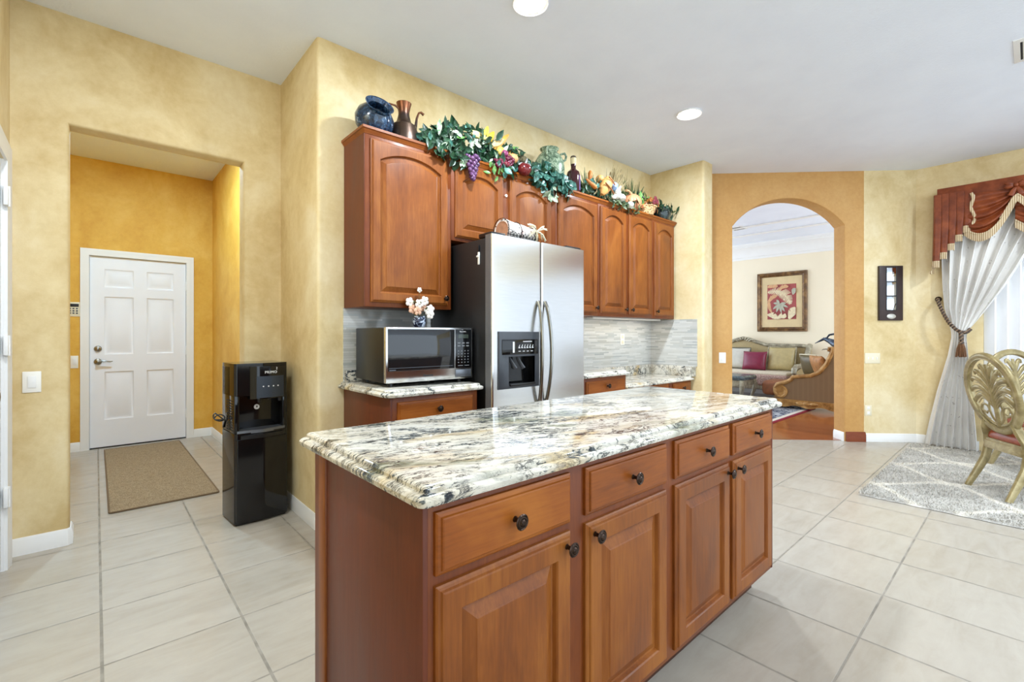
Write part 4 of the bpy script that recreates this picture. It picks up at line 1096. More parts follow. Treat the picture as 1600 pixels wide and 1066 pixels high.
foliage(dv, 'dark', 80, hump(4.46, 4.76, [(4.46, 2.64), (4.6, 2.66), (4.76, 2.60)], .07, (2.60, 2.80)), (.06, .11), rnd, .3)
foliage(dv, 'olive', 40, hump(4.46, 4.78, [(4.46, 2.62), (4.78, 2.58)], .07, (2.60, 2.80)), (.05, .09), rnd, .35)

# ================================================================== CLOTH BUNDLE ON THE FRIDGE
n = NT('printed_cloth', .75); v = n.local()
n.set('Base Color', n.mix(n.ramp(n.noise(n.map(v, (1, 1, 1.6)), 20, 3, .5, 1.6), [(.36, 1.0), (.43, 0.0)]), n.ramp(n.noise(v, 14, 3), [(.35, srgb(196, 160, 150)), (.5, srgb(222, 212, 202)), (.65, srgb(238, 232, 226))]), srgb(52, 42, 42))); pc = n.m
BZ = FZ+.0
cb = thing('cloth_bundle', 'rolled printed cloth in a wire basket tied with a straw bow on the fridge', 'basket', (2.22, 2.42, BZ))
bm = BM(); L_ = []
for i in range(11):
    u = i/10; x = 2.075+.27*u; r = .078*(1-.20*u); rr = random.Random(i)
    L_.append([(x, 2.42+r*1.05*math.cos(2*math.pi*k/20), BZ+.086-.012*u+r*math.sin(2*math.pi*k/20)+.003*math.sin(k*2.3+i)) for k in range(20)])
loft(bm, L_); obj('rolled_cloth', bm, pc, cb)
bm = BM(); lathe(bm, [(.064, .0), (.063, .004), (.03, .005), (.001, .002)], (2.076, 2.42, BZ+.086), 20, Euler((0, R(-90), 0)).to_matrix()); obj('cloth_end', bm, plain('tan_cloth_lining', srgb(170, 120, 88), .8, 0, .15, 30), cb)
bm = BM()
def ringx(x, r, cz): return [(x, 2.42+r*math.cos(a), BZ+cz+r*math.sin(a)) for a in [2*math.pi*k/24 for k in range(25)]]
for x, r in ((2.067, .082), (2.19, .078), (2.33, .070)): tube(bm, ringx(x, r, r+.003), .0025, 5)
for a in (-90, -60, -25, 10, 205, 240): tube(bm, [(2.067, 2.42+.082*math.cos(R(a)), BZ+.085+.082*math.sin(R(a))), (2.19, 2.42+.080*math.cos(R(a)), BZ+.082+.079*math.sin(R(a))), (2.36, 2.42+.066*math.cos(R(a)), BZ+.072+.066*math.sin(R(a)))], .0022, 5)
for k in range(9):
    x = 2.09+.03*k; tube(bm, [(x+.012*math.cos(a), 2.334-.004*math.sin(a), BZ+.045+.018*math.sin(a)) for a in [2*math.pi*i/10 for i in range(11)]], .0022, 5)
obj('wire_frame', bm, plain('black_wire', srgb(28, 26, 26), .4, .6), cb)
bm = BM(); bc = Vector((2.335, 2.345, BZ+.105)); r_ = random.Random(5)
for i in range(26):
    a = R((150, 25, -35, 250, 205)[i % 5]) + r_.uniform(-.22, .22); l = r_.uniform(.06, .115)
    d = Vector((math.cos(a), r_.uniform(-.25, .05), math.sin(a)*.85))
    tube(bm, [bc, bc+d*l*.5+Vector((0, -.014, .010)), bc+d*l], [.003, .0045, .0035], 5, flat=(1, .4))
tube(bm, [(2.335, 2.42+.074*math.cos(a), BZ+.075+.071*math.sin(a)) for a in [2*math.pi*k/20 for k in range(21)]], .005, 6)
tag(obj('straw_bow', bm, plain('pale_raffia', srgb(196, 188, 160), .7, 0, .15, 60), cb), label='pale straw bow')

# ================================================================== SWITCHES, OUTLETS, KEYPAD
def plate_front(name, label, cat, x, y, z, w_, h_, inserts, mat='plastic_white', M=None):
    """wall plate facing -Y (or turned by M about the point)"""
    a = 0 if M is None else M
    t = thing(name, label, cat, (x, y, z), {'light switch': 'wall light switches', 'outlet': 'wall power outlets'}.get(cat), a)
    bm = BM(); box(bm, -w_/2, w_/2, -.006, 0, -h_/2, h_/2, .003); obj('plate', bm, MAT[mat], t)
    for nm, dx, dz, ww, hh, m in inserts:
        bm = BM(); box(bm, dx-ww/2, dx+ww/2, -.0095, -.004, dz-hh/2, dz+hh/2, .0015); obj(nm, bm, MAT[m], t)
    return t
plate_front('light_switch', 'white rocker light switch on the yellow wall left of the doorway', 'light switch', -.266, YL, .952, .075, .118, [('rocker', 0, 0, .034, .066, 'white')])
plate_front('light_switch', 'small white switch on the hall wall beside the garage door', 'light switch', -.165, HY, .93, .06, .13, [('rocker', 0, 0, .03, .066, 'white')])
kp = plate_front('alarm_keypad', 'ivory alarm keypad with dark display on the mustard hall wall', 'keypad', -.172, HY, 1.475, .105, .15, [('display', 0, .042, .08, .032, 'black')] + [('button', -.026+.026*c, .008-.024*r, .016, .014, 'dark_grey') for r in range(3) for c in range(3)], 'ivory')
plate_front('power_outlet', 'white power outlet in the pale tile backsplash of the far corner', 'outlet', 4.235, 2.945, 1.16, .075, .12, [('socket', 0, .028, .03, .034, 'ivory'), ('socket', 0, -.028, .03, .034, 'ivory')])
RA = R(-45)
q = aw((5.378-5.03)*math.sqrt(2), 0, .945); plate_front('light_switch', 'white single switch on the tan wall left of the arch', 'light switch', *q, .078, .122, [('rocker', 0, 0, .034, .066, 'white')], 'plastic_white', RA)
q = aw((6.552-5.03)*math.sqrt(2), 0, .945); plate_front('light_switch', 'ivory triple switch plate beneath the slim dark wall frame', 'light switch', *q, .165, .118, [('toggle', dx, 0, .012, .03, 'plastic_white') for dx in (-.047, 0, .047)], 'ivory', RA)
q = aw((6.52-5.03)*math.sqrt(2), 0, .353); plate_front('power_outlet', 'ivory power outlet low on the yellow wall right of the arch', 'outlet', *q, .075, .12, [('socket', 0, .028, .03, .034, 'plastic_white'), ('socket', 0, -.028, .03, .034, 'plastic_white')], 'ivory', RA)

# slim dark frame with three little mirrors
fs = (6.683-5.03)*math.sqrt(2)
t = thing('wall_frame', 'slim dark wood frame with three small mirrors and an oval on the wall', 'picture frame', aw(fs, 0, 1.68), rotz=RA)
n = NT('small_mirror', .04, 1.0); n.set('Base Color', srgb(226, 230, 234)); MAT['mirror'] = n.m
bm = BM(); box(bm, -.128, .128, -.03, 0, -.308, .308, .004); obj('frame', bm, wood_mat('dark_walnut_wood', srgb(40, 30, 30), srgb(56, 44, 42), srgb(70, 54, 50)), t)
for k in range(3):
    z0 = -.155 + .162*k
    bm = BM(); box(bm, -.05, .05, -.033, -.029, z0-.075+.04, z0+.075+.04, .0015); obj('mirror', bm, MAT['mirror'], t)
    bm = BM()
    for a, b, c, d in ((-.058, -.05, z0-.043, z0+.123), (.05, .058, z0-.043, z0+.123), (-.058, .058, z0-.043, z0-.035), (-.058, .058, z0+.115, z0+.123)): box(bm, a, b, -.035, -.029, c, d, .002)
    obj('mirror_rim', bm, MAT['black'], t)
bm = BM(); L_ = [[(.048*k*math.cos(a), -.03-d, -.262+.028*k*math.sin(a)) for a in [2*math.pi*i/24 for i in range(24)]] for k, d in ((1, 0), (1, .003), (.9, .005))]; loft(bm, L_); obj('oval_plaque', bm, plain('pewter_plaque', srgb(196, 192, 182), .3, .4, .08, 40), t)

# ================================================================== CEILING LIGHTS AND VENTS
em = NT('lamp_lens', .4); em.set('Emission Color', (1, .96, .88)); em.set('Emission Strength', 9.0); em.set('Base Color', (1, 1, 1)); MAT['lens'] = em.m
def can(x, y, label, power, z=CZ, col=(.80, .90, 1.0)):
    t = thing('recessed_light', label, 'ceiling light', (x, y, z-.012), 'recessed ceiling lights')
    bm = BM(); lathe(bm, [(.098, 0), (.1, .004), (.098, .012), (.080, .012), (.078, .004)], (x, y, z-.0135), 36, cap=False); bmesh.ops.remove_doubles(bm, verts=bm.verts[:], dist=1e-6); obj('trim_ring', bm, MAT['white'], t)
    bm = BM(); lathe(bm, [(.079, 0), (.079, .006)], (x, y, z-.009), 30); obj('lens', bm, MAT['lens'], t)
    L = bpy.data.lights.new('bulb', 'AREA'); L.shape = 'DISK'; L.size = .15; L.energy = power; L.color = col
    o = bpy.data.objects.new('bulb', L); COL.objects.link(o); o.parent = t; o.location = (0, 0, -.006)
    return t
can(1.805, 1.86, 'bright round recessed light in the ceiling over the kitchen island', CAN_POWER)
can(3.704, 1.91, 'round recessed ceiling light in front of the far wall cabinets', CAN_POWER)
can(-.05, 1.9, 'recessed ceiling light closest to the white side door', CAN_POWER*.8)
can(1.805, -1.2, 'added unseen ceiling light farther back over the open room', CAN_POWER*.6)  # this and the next: unseen lamps added behind the camera for light
can(3.704, -1.2, 'added unseen ceiling light farther back, between island and dining side', CAN_POWER*.6)
can(.3, 5.0, 'recessed ceiling light in the hall by the garage door', 38, CZ, (.52, .77, 1.0))
can(5.2, -.9, 'added unseen fill light over the shag dining rug', CAN_POWER*1.15)  # unseen lamp added as fill to brighten the window wall
def vent(x0, x1, y0, y1, label, z=CZ):
    t = thing('ceiling_vent', label, 'vent', ((x0+x1)/2, (y0+y1)/2, z-.012), 'ceiling vents')
    bm = BM(); f = .03
    loft(bm, [[(x0, y0, z), (x1, y0, z), (x1, y1, z), (x0, y1, z)], [(x0, y0, z-.006), (x1, y0, z-.006), (x1, y1, z-.006), (x0, y1, z-.006)],
              [(x0+f, y0+f, z-.012), (x1-f, y0+f, z-.012), (x1-f, y1-f, z-.012), (x0+f, y1-f, z-.012)], [(x0+f, y0+f, z-.002), (x1-f, y0+f, z-.002), (x1-f, y1-f, z-.002), (x0+f, y1-f, z-.002)]], True, False, False)
    obj('frame', bm, MAT['white'], t)
    bm = BM(); box(bm, x0+f, x1-f, y0+f, y1-f, z-.003, z-.001); obj('dark_duct', bm, MAT['shadow_gap'], t)
    k = int((y1-y0-2*f)/.022)
    for i in range(k):
        y = y0+f+.011+.022*i; bm = BM()
        loft(bm, [[(x, y-.006, z-.012), (x, y+.006, z-.004), (x, y+.007, z-.005), (x, y-.005, z-.013)] for x in (x0+f, x1-f)]); obj('slat', bm, MAT['white'], t)
vent(4.31, 4.67, -.30, .075, 'white slatted ceiling vent near the dining area')
vent(8.2, 8.5, 3.3, 3.55, 'white ceiling vent in the living room seen through the arch')
# ================================================================== RUGS
def mat_mat():
    n = NT('woven_sisal_mat', .9, 0, .1); v = n.local()
    w1 = n.noise(n.map(v, (1, 14, 1)), 34, 3, .6); w2 = n.noise(n.map(v, (14, 1, 1)), 34, 3, .6)
    f = n.math('MULTIPLY', n.math('ADD', w1, w2), .5)
    n.set('Base Color', n.ramp(f, [(.4, srgb(124, 106, 82)), (.5, srgb(152, 133, 106)), (.6, srgb(176, 158, 130))])); n.bump(f, .6, .004); return n.m
dm = thing('door_mat', 'brown woven runner mat on the hall tiles before the white door', 'mat', (.39, 5.2, 0))
bm = BM(); prism(bm, rrect(.068, .705, 4.16, 6.46, .02, 3), .0, .010); obj('woven_field', bm, mat_mat(), dm)
bm = BM(); P = rrect(.068, .705, 4.16, 6.46, .02, 3); tube(bm, [(x, y, .006) for x, y in P+[P[0]]], .007, 6); obj('bound_edge', bm, plain('brown_binding', srgb(116, 96, 72), .9), dm)

def shag_mat():
    n = NT('shag_rug', .95, 0, .05); v = n.world()
    x, y, z = n.sep(v)
    wob = n.math('MULTIPLY', n.math('SUBTRACT', n.noise(v, 7, 3), .5), .10)
    # wavy lattice: two families of sloping curves
    t = n.math('MULTIPLY', n.math('SUBTRACT', .878, y), math.pi/.445)
    h = n.math('MULTIPLY', n.math('SUBTRACT', 1.0, n.math('COSINE', t)), .207)
    u = n.math('MULTIPLY', n.math('ABSOLUTE', n.math('SUBTRACT', n.math('FRACT', n.math('ADD', n.math('DIVIDE', n.math('SUBTRACT', x, 4.655), .86), .5)), .5)), .86)
    d = n.math('ABSOLUTE', n.math('ADD', n.math('SUBTRACT', u, h), n.math('MULTIPLY', wob, .25)))
    l = n.ramp(d, [(.024, 1.0), (.052, 0.0)])
    k = n.noise(v, 90, 4, .7); k2 = n.noise(v, 260, 2)
    g = n.ramp(k, [(.34, srgb(172, 167, 158)), (.5, srgb(204, 199, 190)), (.64, srgb(222, 218, 209))])
    c = n.mix(l, g, n.ramp(k, [(.34, srgb(224, 217, 203)), (.5, srgb(238, 232, 220))]))
    n.set('Base Color', c); n.bump(n.math('ADD', k, n.math('MULTIPLY', l, .5)), .9, .012); return n.m
RX0, RX1, RY0, RY1 = 4.307, 6.70, -2.3, .872
rg = thing('shag_rug', 'grey shag rug with cream diamond lattice under the dining chairs', 'rug', (5.5, -.7, 0))
MAT['shag'] = shag_mat()
bm = BM(); r_ = random.Random(2)
grid(bm, 60, 80, lambda u, v: (RX0+(RX1-RX0)*u + r_.uniform(-.006, .006), RY0+(RY1-RY0)*v + r_.uniform(-.006, .006), .019+r_.uniform(-.004, .004) if 0 < u < 1 and 0 < v < 1 else .003))
obj('rug_backing', bm, MAT['shag'], rg)
bm = BM(); r_ = random.Random(4)
def tuft(x, y, h):
    a = r_.uniform(0, 6.28); l = r_.uniform(.006, .016); dx, dy = math.cos(a), math.sin(a); wd = .0035
    p = [bm.verts.new(q) for q in ((x-dy*wd, y+dx*wd, .016), (x+dy*wd, y-dx*wd, .016), (x+dx*l, y+dy*l, .016+h))]
    bm.faces.new(p)
for i in range(30000):
    x = RX0 + (RX1-RX0)*r_.random()**1.15; y = RY1 - (RY1-(-.75))*r_.random()**1.1
    tuft(x, y, r_.uniform(.008, .020))
tag(obj('pile', bm, MAT['shag'], rg, smooth=False), kind='stuff')

# ================================================================== DINING CHAIRS
def gilt(name, c0, c1, c2, rough=.32):
    n = NT(name, rough, .25, .5); v = n.local()
    n.set('Base Color', n.ramp(n.noise(v, 9, 6, .7, .6), [(.3, c0), (.5, c1), (.68, c2)])); return n.m
gold = gilt('antique_gold_wood', srgb(112, 98, 62), srgb(146, 130, 88), srgb(176, 161, 118))
lea = plain('red_brown_leather', srgb(140, 66, 38), .38, 0, .18, 12)
def dining_chair(label, loc, rotz):
    """local frame: rear feet on y=0, the sitter looks along +Y"""
    t = thing('dining_chair', label, 'chair', loc, 'carved dining chairs', rotz)
    yb = .055; zo, ro, rw, tilt = .765, .285, .240, R(12)
    def op(u, v): return Vector((u, yb + .03 - (v+ro)*math.sin(tilt), zo-.01 + v*math.cos(tilt)))
    # oval frame
    bm = BM(); n = 44; L = []
    for i in range(n+1):
        a = 2*math.pi*i/n; cu, cv = math.sin(a), math.cos(a)
        c = op(rw*cu, ro*cv); out = (op(rw*cu*1.01, ro*cv*1.01)-c).normalized(); nn = Vector((0, -math.cos(tilt), -math.sin(tilt)))
        L.append([c + out*(.026*x) + nn*(.019*y) for x, y in ((-1, -.7), (-.75, -1), (.4, -1), (1, -.5), (1, .4), (.6, .9), (0, 1), (-.5, .75), (-.8, .95), (-1, .5))])
    loft(bm, L[:-1]+[L[0]], True, False, False); bmesh.ops.remove_doubles(bm, verts=bm.verts[:], dist=1e-5)
    obj('back_frame', bm, gold, t, angle=50)
    # carved acanthus fretwork
    bm = BM()
    def stroke(pts, r0, r1, prof=None):
        P = []
        for i in range(len(pts)-1):
            for k in range(4):
                s = k/4; p0 = pts[max(i-1, 0)]; p1 = pts[i]; p2 = pts[i+1]; p3 = pts[min(i+2, len(pts)-1)]
                f = lambda j: .5*((2*p1[j]) + (-p0[j]+p2[j])*s + (2*p0[j]-5*p1[j]+4*p2[j]-p3[j])*s*s + (-p0[j]+3*p1[j]-3*p2[j]+p3[j])*s**3)
                P.append((f(0)*1.1, f(1)*1.03))
        P.append((pts[-1][0]*1.1, pts[-1][1]*1.03)); m = len(P)
        rs = [r0+(r1-r0)*i/(m-1) for i in range(m)] if prof is None else [r0*prof(i/(m-1)) for i in range(m)]
        tube(bm, [op(u, v)+Vector((0, .0, 0)) for u, v in P], rs, 7, flat=(.75, 1.0), up=(0, 1, .2))
    lobe = lambda s: .45+.75*math.sin(math.pi*min(1, s*1.05))**.8
    stroke([(0, -.245), (.004, -.12), (0, 0), (0, .12), (0, .215)], .022, .012)
    for s in (-1, 1):
        for k, (b, e, m_) in enumerate((((.0, .08), (.05, .205), (.022, .16)), ((.0, .05), (.105, .16), (.06, .13)), ((.0, 0), (.150, .10), (.085, .085)), ((.0, -.05), (.172, .02), (.095, .03)), ((.0, -.10), (.165, -.06), (.09, -.02)))):
            stroke([(s*b[0], b[1]), (s*m_[0], m_[1]), (s*e[0], e[1]), (s*(e[0]+.012), e[1]-.03)], .015, .008, lobe)
            stroke([(s*b[0], b[1]-.02), (s*m_[0]*.95, m_[1]-.025), (s*e[0]*.9, e[1]-.03)], .009, .004)
        # lower C-scrolls
        stroke([(s*.01, -.24), (s*.06, -.225), (s*.11, -.19), (s*.135, -.14), (s*.115, -.095), (s*.075, -.10), (s*.065, -.135), (s*.09, -.15)], .012, .007)
        stroke([(s*.01, -.22), (s*.045, -.19), (s*.06, -.13), (s*.045, -.07), (s*.01, -.03)], .011, .007)
        stroke([(s*.09, -.16), (s*.15, -.13), (s*.185, -.09)], .009, .006)
    obj('carved_splat', bm, gold, t, angle=60)
    # rear legs with the flare, front legs cabriole
    for s in (-1, 1):
        bm = BM()
        tube(bm, [(s*.135, yb+.020, .545), (s*.160, yb+.030, .49), (s*.180, .112, .42), (s*.188, .122, .34), (s*.192, .100, .23), (s*.197, .050, .12), (s*.203, .002, .02), (s*.204, -.006, .0)], [.027, .028, .029, .029, .027, .024, .020, .020], 10, flat=(1.1, .9), up=(0, 1, 0)); obj('leg', bm, gold, t)
    for s in (-1, 1):
        bm = BM()
        tube(bm, [(s*.225, .52, .40), (s*.235, .545, .37), (s*.238, .56, .34), (s*.228, .55, .22), (s*.222, .535, .10), (s*.228, .55, .03), (s*.228, .55, 0)], [.034, .038, .034, .024, .018, .022, .024], 10, up=(0, 1, 0)); obj('leg', bm, gold, t)
    bm = BM()
    out = [(-.195, .085), (.195, .085), (.245, .56), (-.245, .56)]; rr = [.03, .03, .05, .05]
    loft(bm, [[(x*k, .345+(y-.345)*k, z) for x, y in round_poly(out, rr, 4)] for k, z in ((.95, .315), (1, .32), (1, .372), (.975, .38), (.975, .396), (.94, .398))])
    obj('seat_rail', bm, gold, t)
    bm = BM()
    loft(bm, [[(x*k, .345+(y-.345)*k, z) for x, y in round_poly(out, [.05]*4, 5)] for k, z in ((.93, .396), (.955, .408), (.95, .438), (.88, .462), (.7, .476), (.4, .482), (.1, .484))])
    obj('seat', bm, lea, t)
    return t
dining_chair('carved gold oval back dining chair with red brown seat, the nearer one on the rug', (5.0, .215, .019), R(-145.7))
dining_chair('carved oval back dining chair nearer the sliding door, partly hidden behind the other chair', (6.30, .10, .019), math.atan2(.72, -.70))

# ================================================================== BLINDS, CURTAIN, VALANCE
n = NT('white_vinyl_blind', .5); n.set('Base Color', srgb(232, 232, 233)); 
tr = n.n('ShaderNodeBsdfTranslucent', {'Color': (.95, .95, .95)}); mx = n.n('ShaderNodeMixShader', {0: .2}); n.t.links.new(n.b.outputs[0], mx.inputs[1]); n.t.links.new(tr.outputs[0], mx.inputs[2]); n.t.links.new(mx.outputs[0], n.t.nodes['Material Output'].inputs[0]); vin = n.m
vb = thing('vertical_blinds', 'white vertical blinds hanging across the bright sliding door', 'blinds', (6.855, -1.0, .03))
bm = BM(); box(bm, 6.868, 6.91, WY0+.01, WY1-.01, 2.375, 2.415, .003); obj('head_rail', bm, MAT['white'], vb)
y = WY1-.045
while y > WY0+.05:
    bm = BM(); a = R(62); wd = .044
    loft(bm, [[(6.888+wd*u*math.cos(a)-.004*(1-u*u), y+wd*u*math.sin(a), z) for u in (-1, -.5, 0, .5, 1)] for z in (.03, 2.376)], closed=False); solidify(bm, .0012)
    obj('slat', bm, vin, vb); y -= .088

n = NT('embroidered_ivory_curtain', .7, 0, .15); v = n.world()
sp = n.ramp(n.noise(v, 19, 3, .6, .6), [(.66, 0.0), (.70, 1.0)])
c = n.ramp(n.noise(n.map(v, (1, 1, .2)), 9, 3), [(.3, srgb(224, 221, 216)), (.7, srgb(238, 235, 230))])
n.set('Base Color', n.mix(n.math('MULTIPLY', sp, .55), c, srgb(128, 112, 104))); n.bump(n.noise(n.map(v, (1, 1, .15)), 60, 3), .15, .004); cur_m = n.m
def lerp(tab, z):
    for (z0, a), (z1, b) in zip(tab, tab[1:]):
        if z0 <= z <= z1:
            t = (z-z0)/(z1-z0); return a+(b-a)*t
    return tab[0][1] if z < tab[0][0] else tab[-1][1]
YLt = [(0.0, .780), (.25, .74), (.6, .675), (1.0, .585), (1.18, .560), (1.24, .560), (1.5, .615), (1.75, .63), (2.1, .635), (2.75, .64)]
YRt = [(0.0, .36), (.25, .375), (.6, .40), (1.0, .43), (1.18, .445), (1.24, .440), (1.35, .37), (1.5, .28), (1.7, .165), (1.9, .07), (2.1, -.02), (2.3, -.12), (2.75, -.40)]
ct = thing('curtain', 'ivory embroidered curtain gathered to one side by a tasselled tieback', 'curtain', (6.76, .55, 0))
bm = BM(); NP = 7
def cpt(u, v):
    z = .012 + 2.70*v; yl, yr = lerp(YLt, z), lerp(YRt, z); wd = abs(yl-yr)
    pinch = math.exp(-((z-1.21)/.22)**2); am = (.014+.038*min(1, wd/.5))*(1-.55*pinch)
    ph = 2*math.pi*NP*u + .5*math.sin(3*z+u*4)
    f = math.sin(ph)+.3*math.sin(2*ph+1.0+z)
    x = 6.785 + am*f - .03*pinch*math.sin(math.pi*u)
    return (x, yl+(yr-yl)*u + .006*math.sin(ph+1.2), z)
grid(bm, 162, 60, cpt); obj('panel', bm, cur_m, ct, angle=80)
n = NT('brown_twisted_rope', .6); v = n.local(); n.set('Base Color', n.ramp(n.math('SINE', n.math('MULTIPLY', n.math('ADD', n.sep(v)[2], n.sep(v)[1]), 160)), [(.3, srgb(70, 54, 42)), (.6, srgb(132, 108, 84))])); rope = n.m
tb = thing('curtain_tieback', 'brown rope tieback with tassel holding the ivory curtain', 'tieback', (6.74, .6, 1.2))
def twisted(bm, pts, r, turns):
    P = [Vector(p) for p in pts]; D = []
    m = 60
    for i in range(m+1):
        f = i/m*(len(P)-1); k = min(int(f), len(P)-2); t = f-k; D.append(P[k].lerp(P[k+1], t))
    for s in (0, math.pi):
        L = []
        for i, p in enumerate(D):
            d = (D[min(i+1, m)]-D[max(i-1, 0)]).normalized(); a = d.orthogonal().normalized(); b = d.cross(a)
            ph = s + turns*2*math.pi*i/m; ref = Vector((1, 0, 0)); a = (ref-d*ref.dot(d)).normalized(); b = d.cross(a)
            L.append(p + a*(r*.6*math.cos(ph)) + b*(r*.6*math.sin(ph)))
        tube(bm, L, r*.62, 6)
bm = BM(); twisted(bm, [(6.86, .675, 1.60), (6.79, .672, 1.585), (6.735, .655, 1.54), (6.70, .62, 1.44), (6.685, .575, 1.34), (6.68, .52, 1.265), (6.685, .475, 1.235), (6.71, .435, 1.24), (6.76, .42, 1.27)], .017, 16); obj('rope', bm, rope, tb)
bm = BM(); ball(bm, (6.875, .675, 1.60), (.02, .03, .03)); obj('wall_hook', bm, MAT['bronze'], tb)
bm = BM(); twisted(bm, [(6.685, .485, 1.235), (6.668, .48, 1.20), (6.668, .478, 1.15)], .016, 5); ball(bm, (6.668, .478, 1.125), (.024, .024, .022)); obj('tassel_head', bm, rope, tb)
tm = plain('brown_tassel_thread', srgb(112, 76, 48), .7, 0, .3, 90)
bm = BM(); r_ = random.Random(9)
for i in range(60):
    a = r_.uniform(0, 6.28); r0 = .018*r_.random()**.5; k = r_.uniform(1.7, 2.5)
    tube(bm, [(6.668+r0*math.cos(a), .478+r0*math.sin(a), 1.12), (6.668+r0*k*.75*math.cos(a), .478+r0*k*.75*math.sin(a), 1.07), (6.668+r0*k*math.cos(a), .478+r0*k*math.sin(a), .985+r_.uniform(-.008, .008))], [.005, .005, .004], 4)
tag(obj('tassel_fringe', bm, tm, tb), kind='stuff')

# valance
VX = 6.70
n = NT('rust_satin', .42, 0, .35); v = n.local()
n.set('Base Color', n.ramp(n.noise(v, 10, 5, .65), [(.3, srgb(94, 40, 16)), (.5, srgb(120, 55, 24)), (.7, srgb(142, 72, 36))])); sat = n.m
fr_m = NT('cream_bullion_fringe', .75); v = fr_m.local(); k = fr_m.math('SINE', fr_m.math('MULTIPLY', fr_m.sep(v)[1], 420)); fr_m.set('Base Color', fr_m.ramp(k, [(.25, srgb(176, 150, 112)), (.6, srgb(228, 210, 176))])); fr_m.bump(k, .6, .004); fri = fr_m.m
va = thing('valance', 'rust brown satin valance with swags, bow and cream fringe above the curtain', 'valance', (VX, -.4, 2.3))
VTOP, VB = 2.765, 2.70
bm = BM(); box(bm, VX-.006, VX+.012, -1.9, .668, 2.45, VTOP, .004); box(bm, VX, WX, .650, .668, 2.35, VTOP, .003); box(bm, VX, WX, -1.9, .668, VTOP-.014, VTOP-.002); obj('header_board', bm, sat, va)
def fringe(pts, h, name='fringe'):
    """teeth-like thread strip hanging under the points (ordered along Y)"""
    bm = BM(); D = []
    P = [Vector(p) for p in pts]; tot = sum((b-a).length for a, b in zip(P, P[1:])); m = max(8, int(tot/.009))
    cum = [0]
    for a, b in zip(P, P[1:]): cum.append(cum[-1]+(b-a).length)
    for i in range(m+1):
        s = tot*i/m
        for k in range(len(P)-1):
            if s <= cum[k+1]+1e-9: D.append(P[k].lerp(P[k+1], (s-cum[k])/max(cum[k+1]-cum[k], 1e-9))); break
    tube(bm, D, .009, 6)
    for d in D: tube(bm, [d, d+Vector((-.002, 0, -h*.5)), d+Vector((0, 0, -h))], [.0045, .005, .0042], 5)
    return obj(name, bm, fri, va)
# pleated jabot: stepped lower edge, five pleats
NPJ = 5; jy0, jy1 = .690, .40
def jb_edge(u): return 1.945 + (2.365-1.945)*u
bm = BM(); pl = []
for p in range(NPJ):
    ya = jy0+(jy1-jy0)*p/NPJ; yb_ = jy0+(jy1-jy0)*(p+1)/NPJ
    pl += [(ya, .0), (ya+(yb_-ya)*.10, .030), (ya+(yb_-ya)*.35, .038), (ya+(yb_-ya)*.9, .030), (yb_+.012, .006)]
rows = []
for j in range(13):
    t = j/12; row = []
    for i, (yy, xo) in enumerate(pl):
        ze = jb_edge((i//5+.5)/NPJ) - .012*(i % 5)*0
        z = VB + (ze-VB)*t
        row.append(bm.verts.new((VX-.008-xo*(.35+.9*t), yy + (.0 if t < .5 else (t-.5)*.02), z)))
    rows.append(row)
for a, b in zip(rows, rows[1:]):
    for i in range(len(pl)-1): bm.faces.new((a[i], a[i+1], b[i+1], b[i]))
# side return of the jabot going back to the wall
sr = []
for j in range(13):
    t = j/12; z = VB+(1.935-VB)*t
    sr.append([bm.verts.new((VX-.01+.17*k/4, .690+.012*t+.012*math.sin(k*2.2), z)) for k in range(5)])
for a, b in zip(sr, sr[1:]):
    for i in range(4): bm.faces.new((a[i], a[i+1], b[i+1], b[i]))
solidify(bm, .004); obj('pleated_jabot', bm, sat, va, angle=50)
for p in range(NPJ):
    seg = pl[p*5+1:p*5+5]; ze = jb_edge((p+.5)/NPJ)
    fringe([(VX-.008-xo*1.25-.004, yy+.01, ze) for yy, xo in seg], .062)
fringe([(VX+.12, .706, 1.935), (VX, .706, 1.935)], .06)
bm = BM(); r_ = random.Random(3)
ball(bm, (VX-.02, .715, 1.88), (.012, .012, .02)); obj('tassel', bm, fri, va)
# rope at the jabot's inner edge
bm = BM()
tube(bm, [(VX-.05+.01*math.sin(i*1.7), .405-.012*math.sin(i*1.1)-.02*(i/10), 2.66-.035*i) for i in range(11)], [.012, .016]*5+[.01], 7); obj('fringe', bm, fri, va)
# swags
def swag(ya, yb, ztop, zl, zm, zr, zrt, name='swag'):
    """ya,yb: ends; the upper edge runs along the board; the lower edge from zl to zr sagging to zm"""
    bm = BM()
    def f(u, v):
        y = ya+(yb-ya)*u
        low = zl*(1-u)+zr*u - (((zl+zr)/2-zm)*4*u*(1-u))
        top = ztop*(1-u)+zrt*u
        z = top+(low-top)*v
        fold = math.sin(v*8.2*math.pi - 1.2*(u-.5)**2*6)
        belly = math.sin(math.pi*min(1, max(0, u)))**.6
        return (VX-.022-.06*v*belly-.030*fold*belly*(.35+.65*v), y, z - .016*fold*belly*v)
    grid(bm, 36, 44, f); edge = [f(i/36, 1) for i in range(37)]
    solidify(bm, .003); obj(name, bm, sat, va, angle=70)
    fringe([(x-.004, y, z) for x, y, z in edge], .075)
swag(.46, .085, 2.66, 2.31, 2.255, 2.60, 2.64)
swag(.10, -.70, 2.52, 2.33, 2.12, 2.40, 2.64)
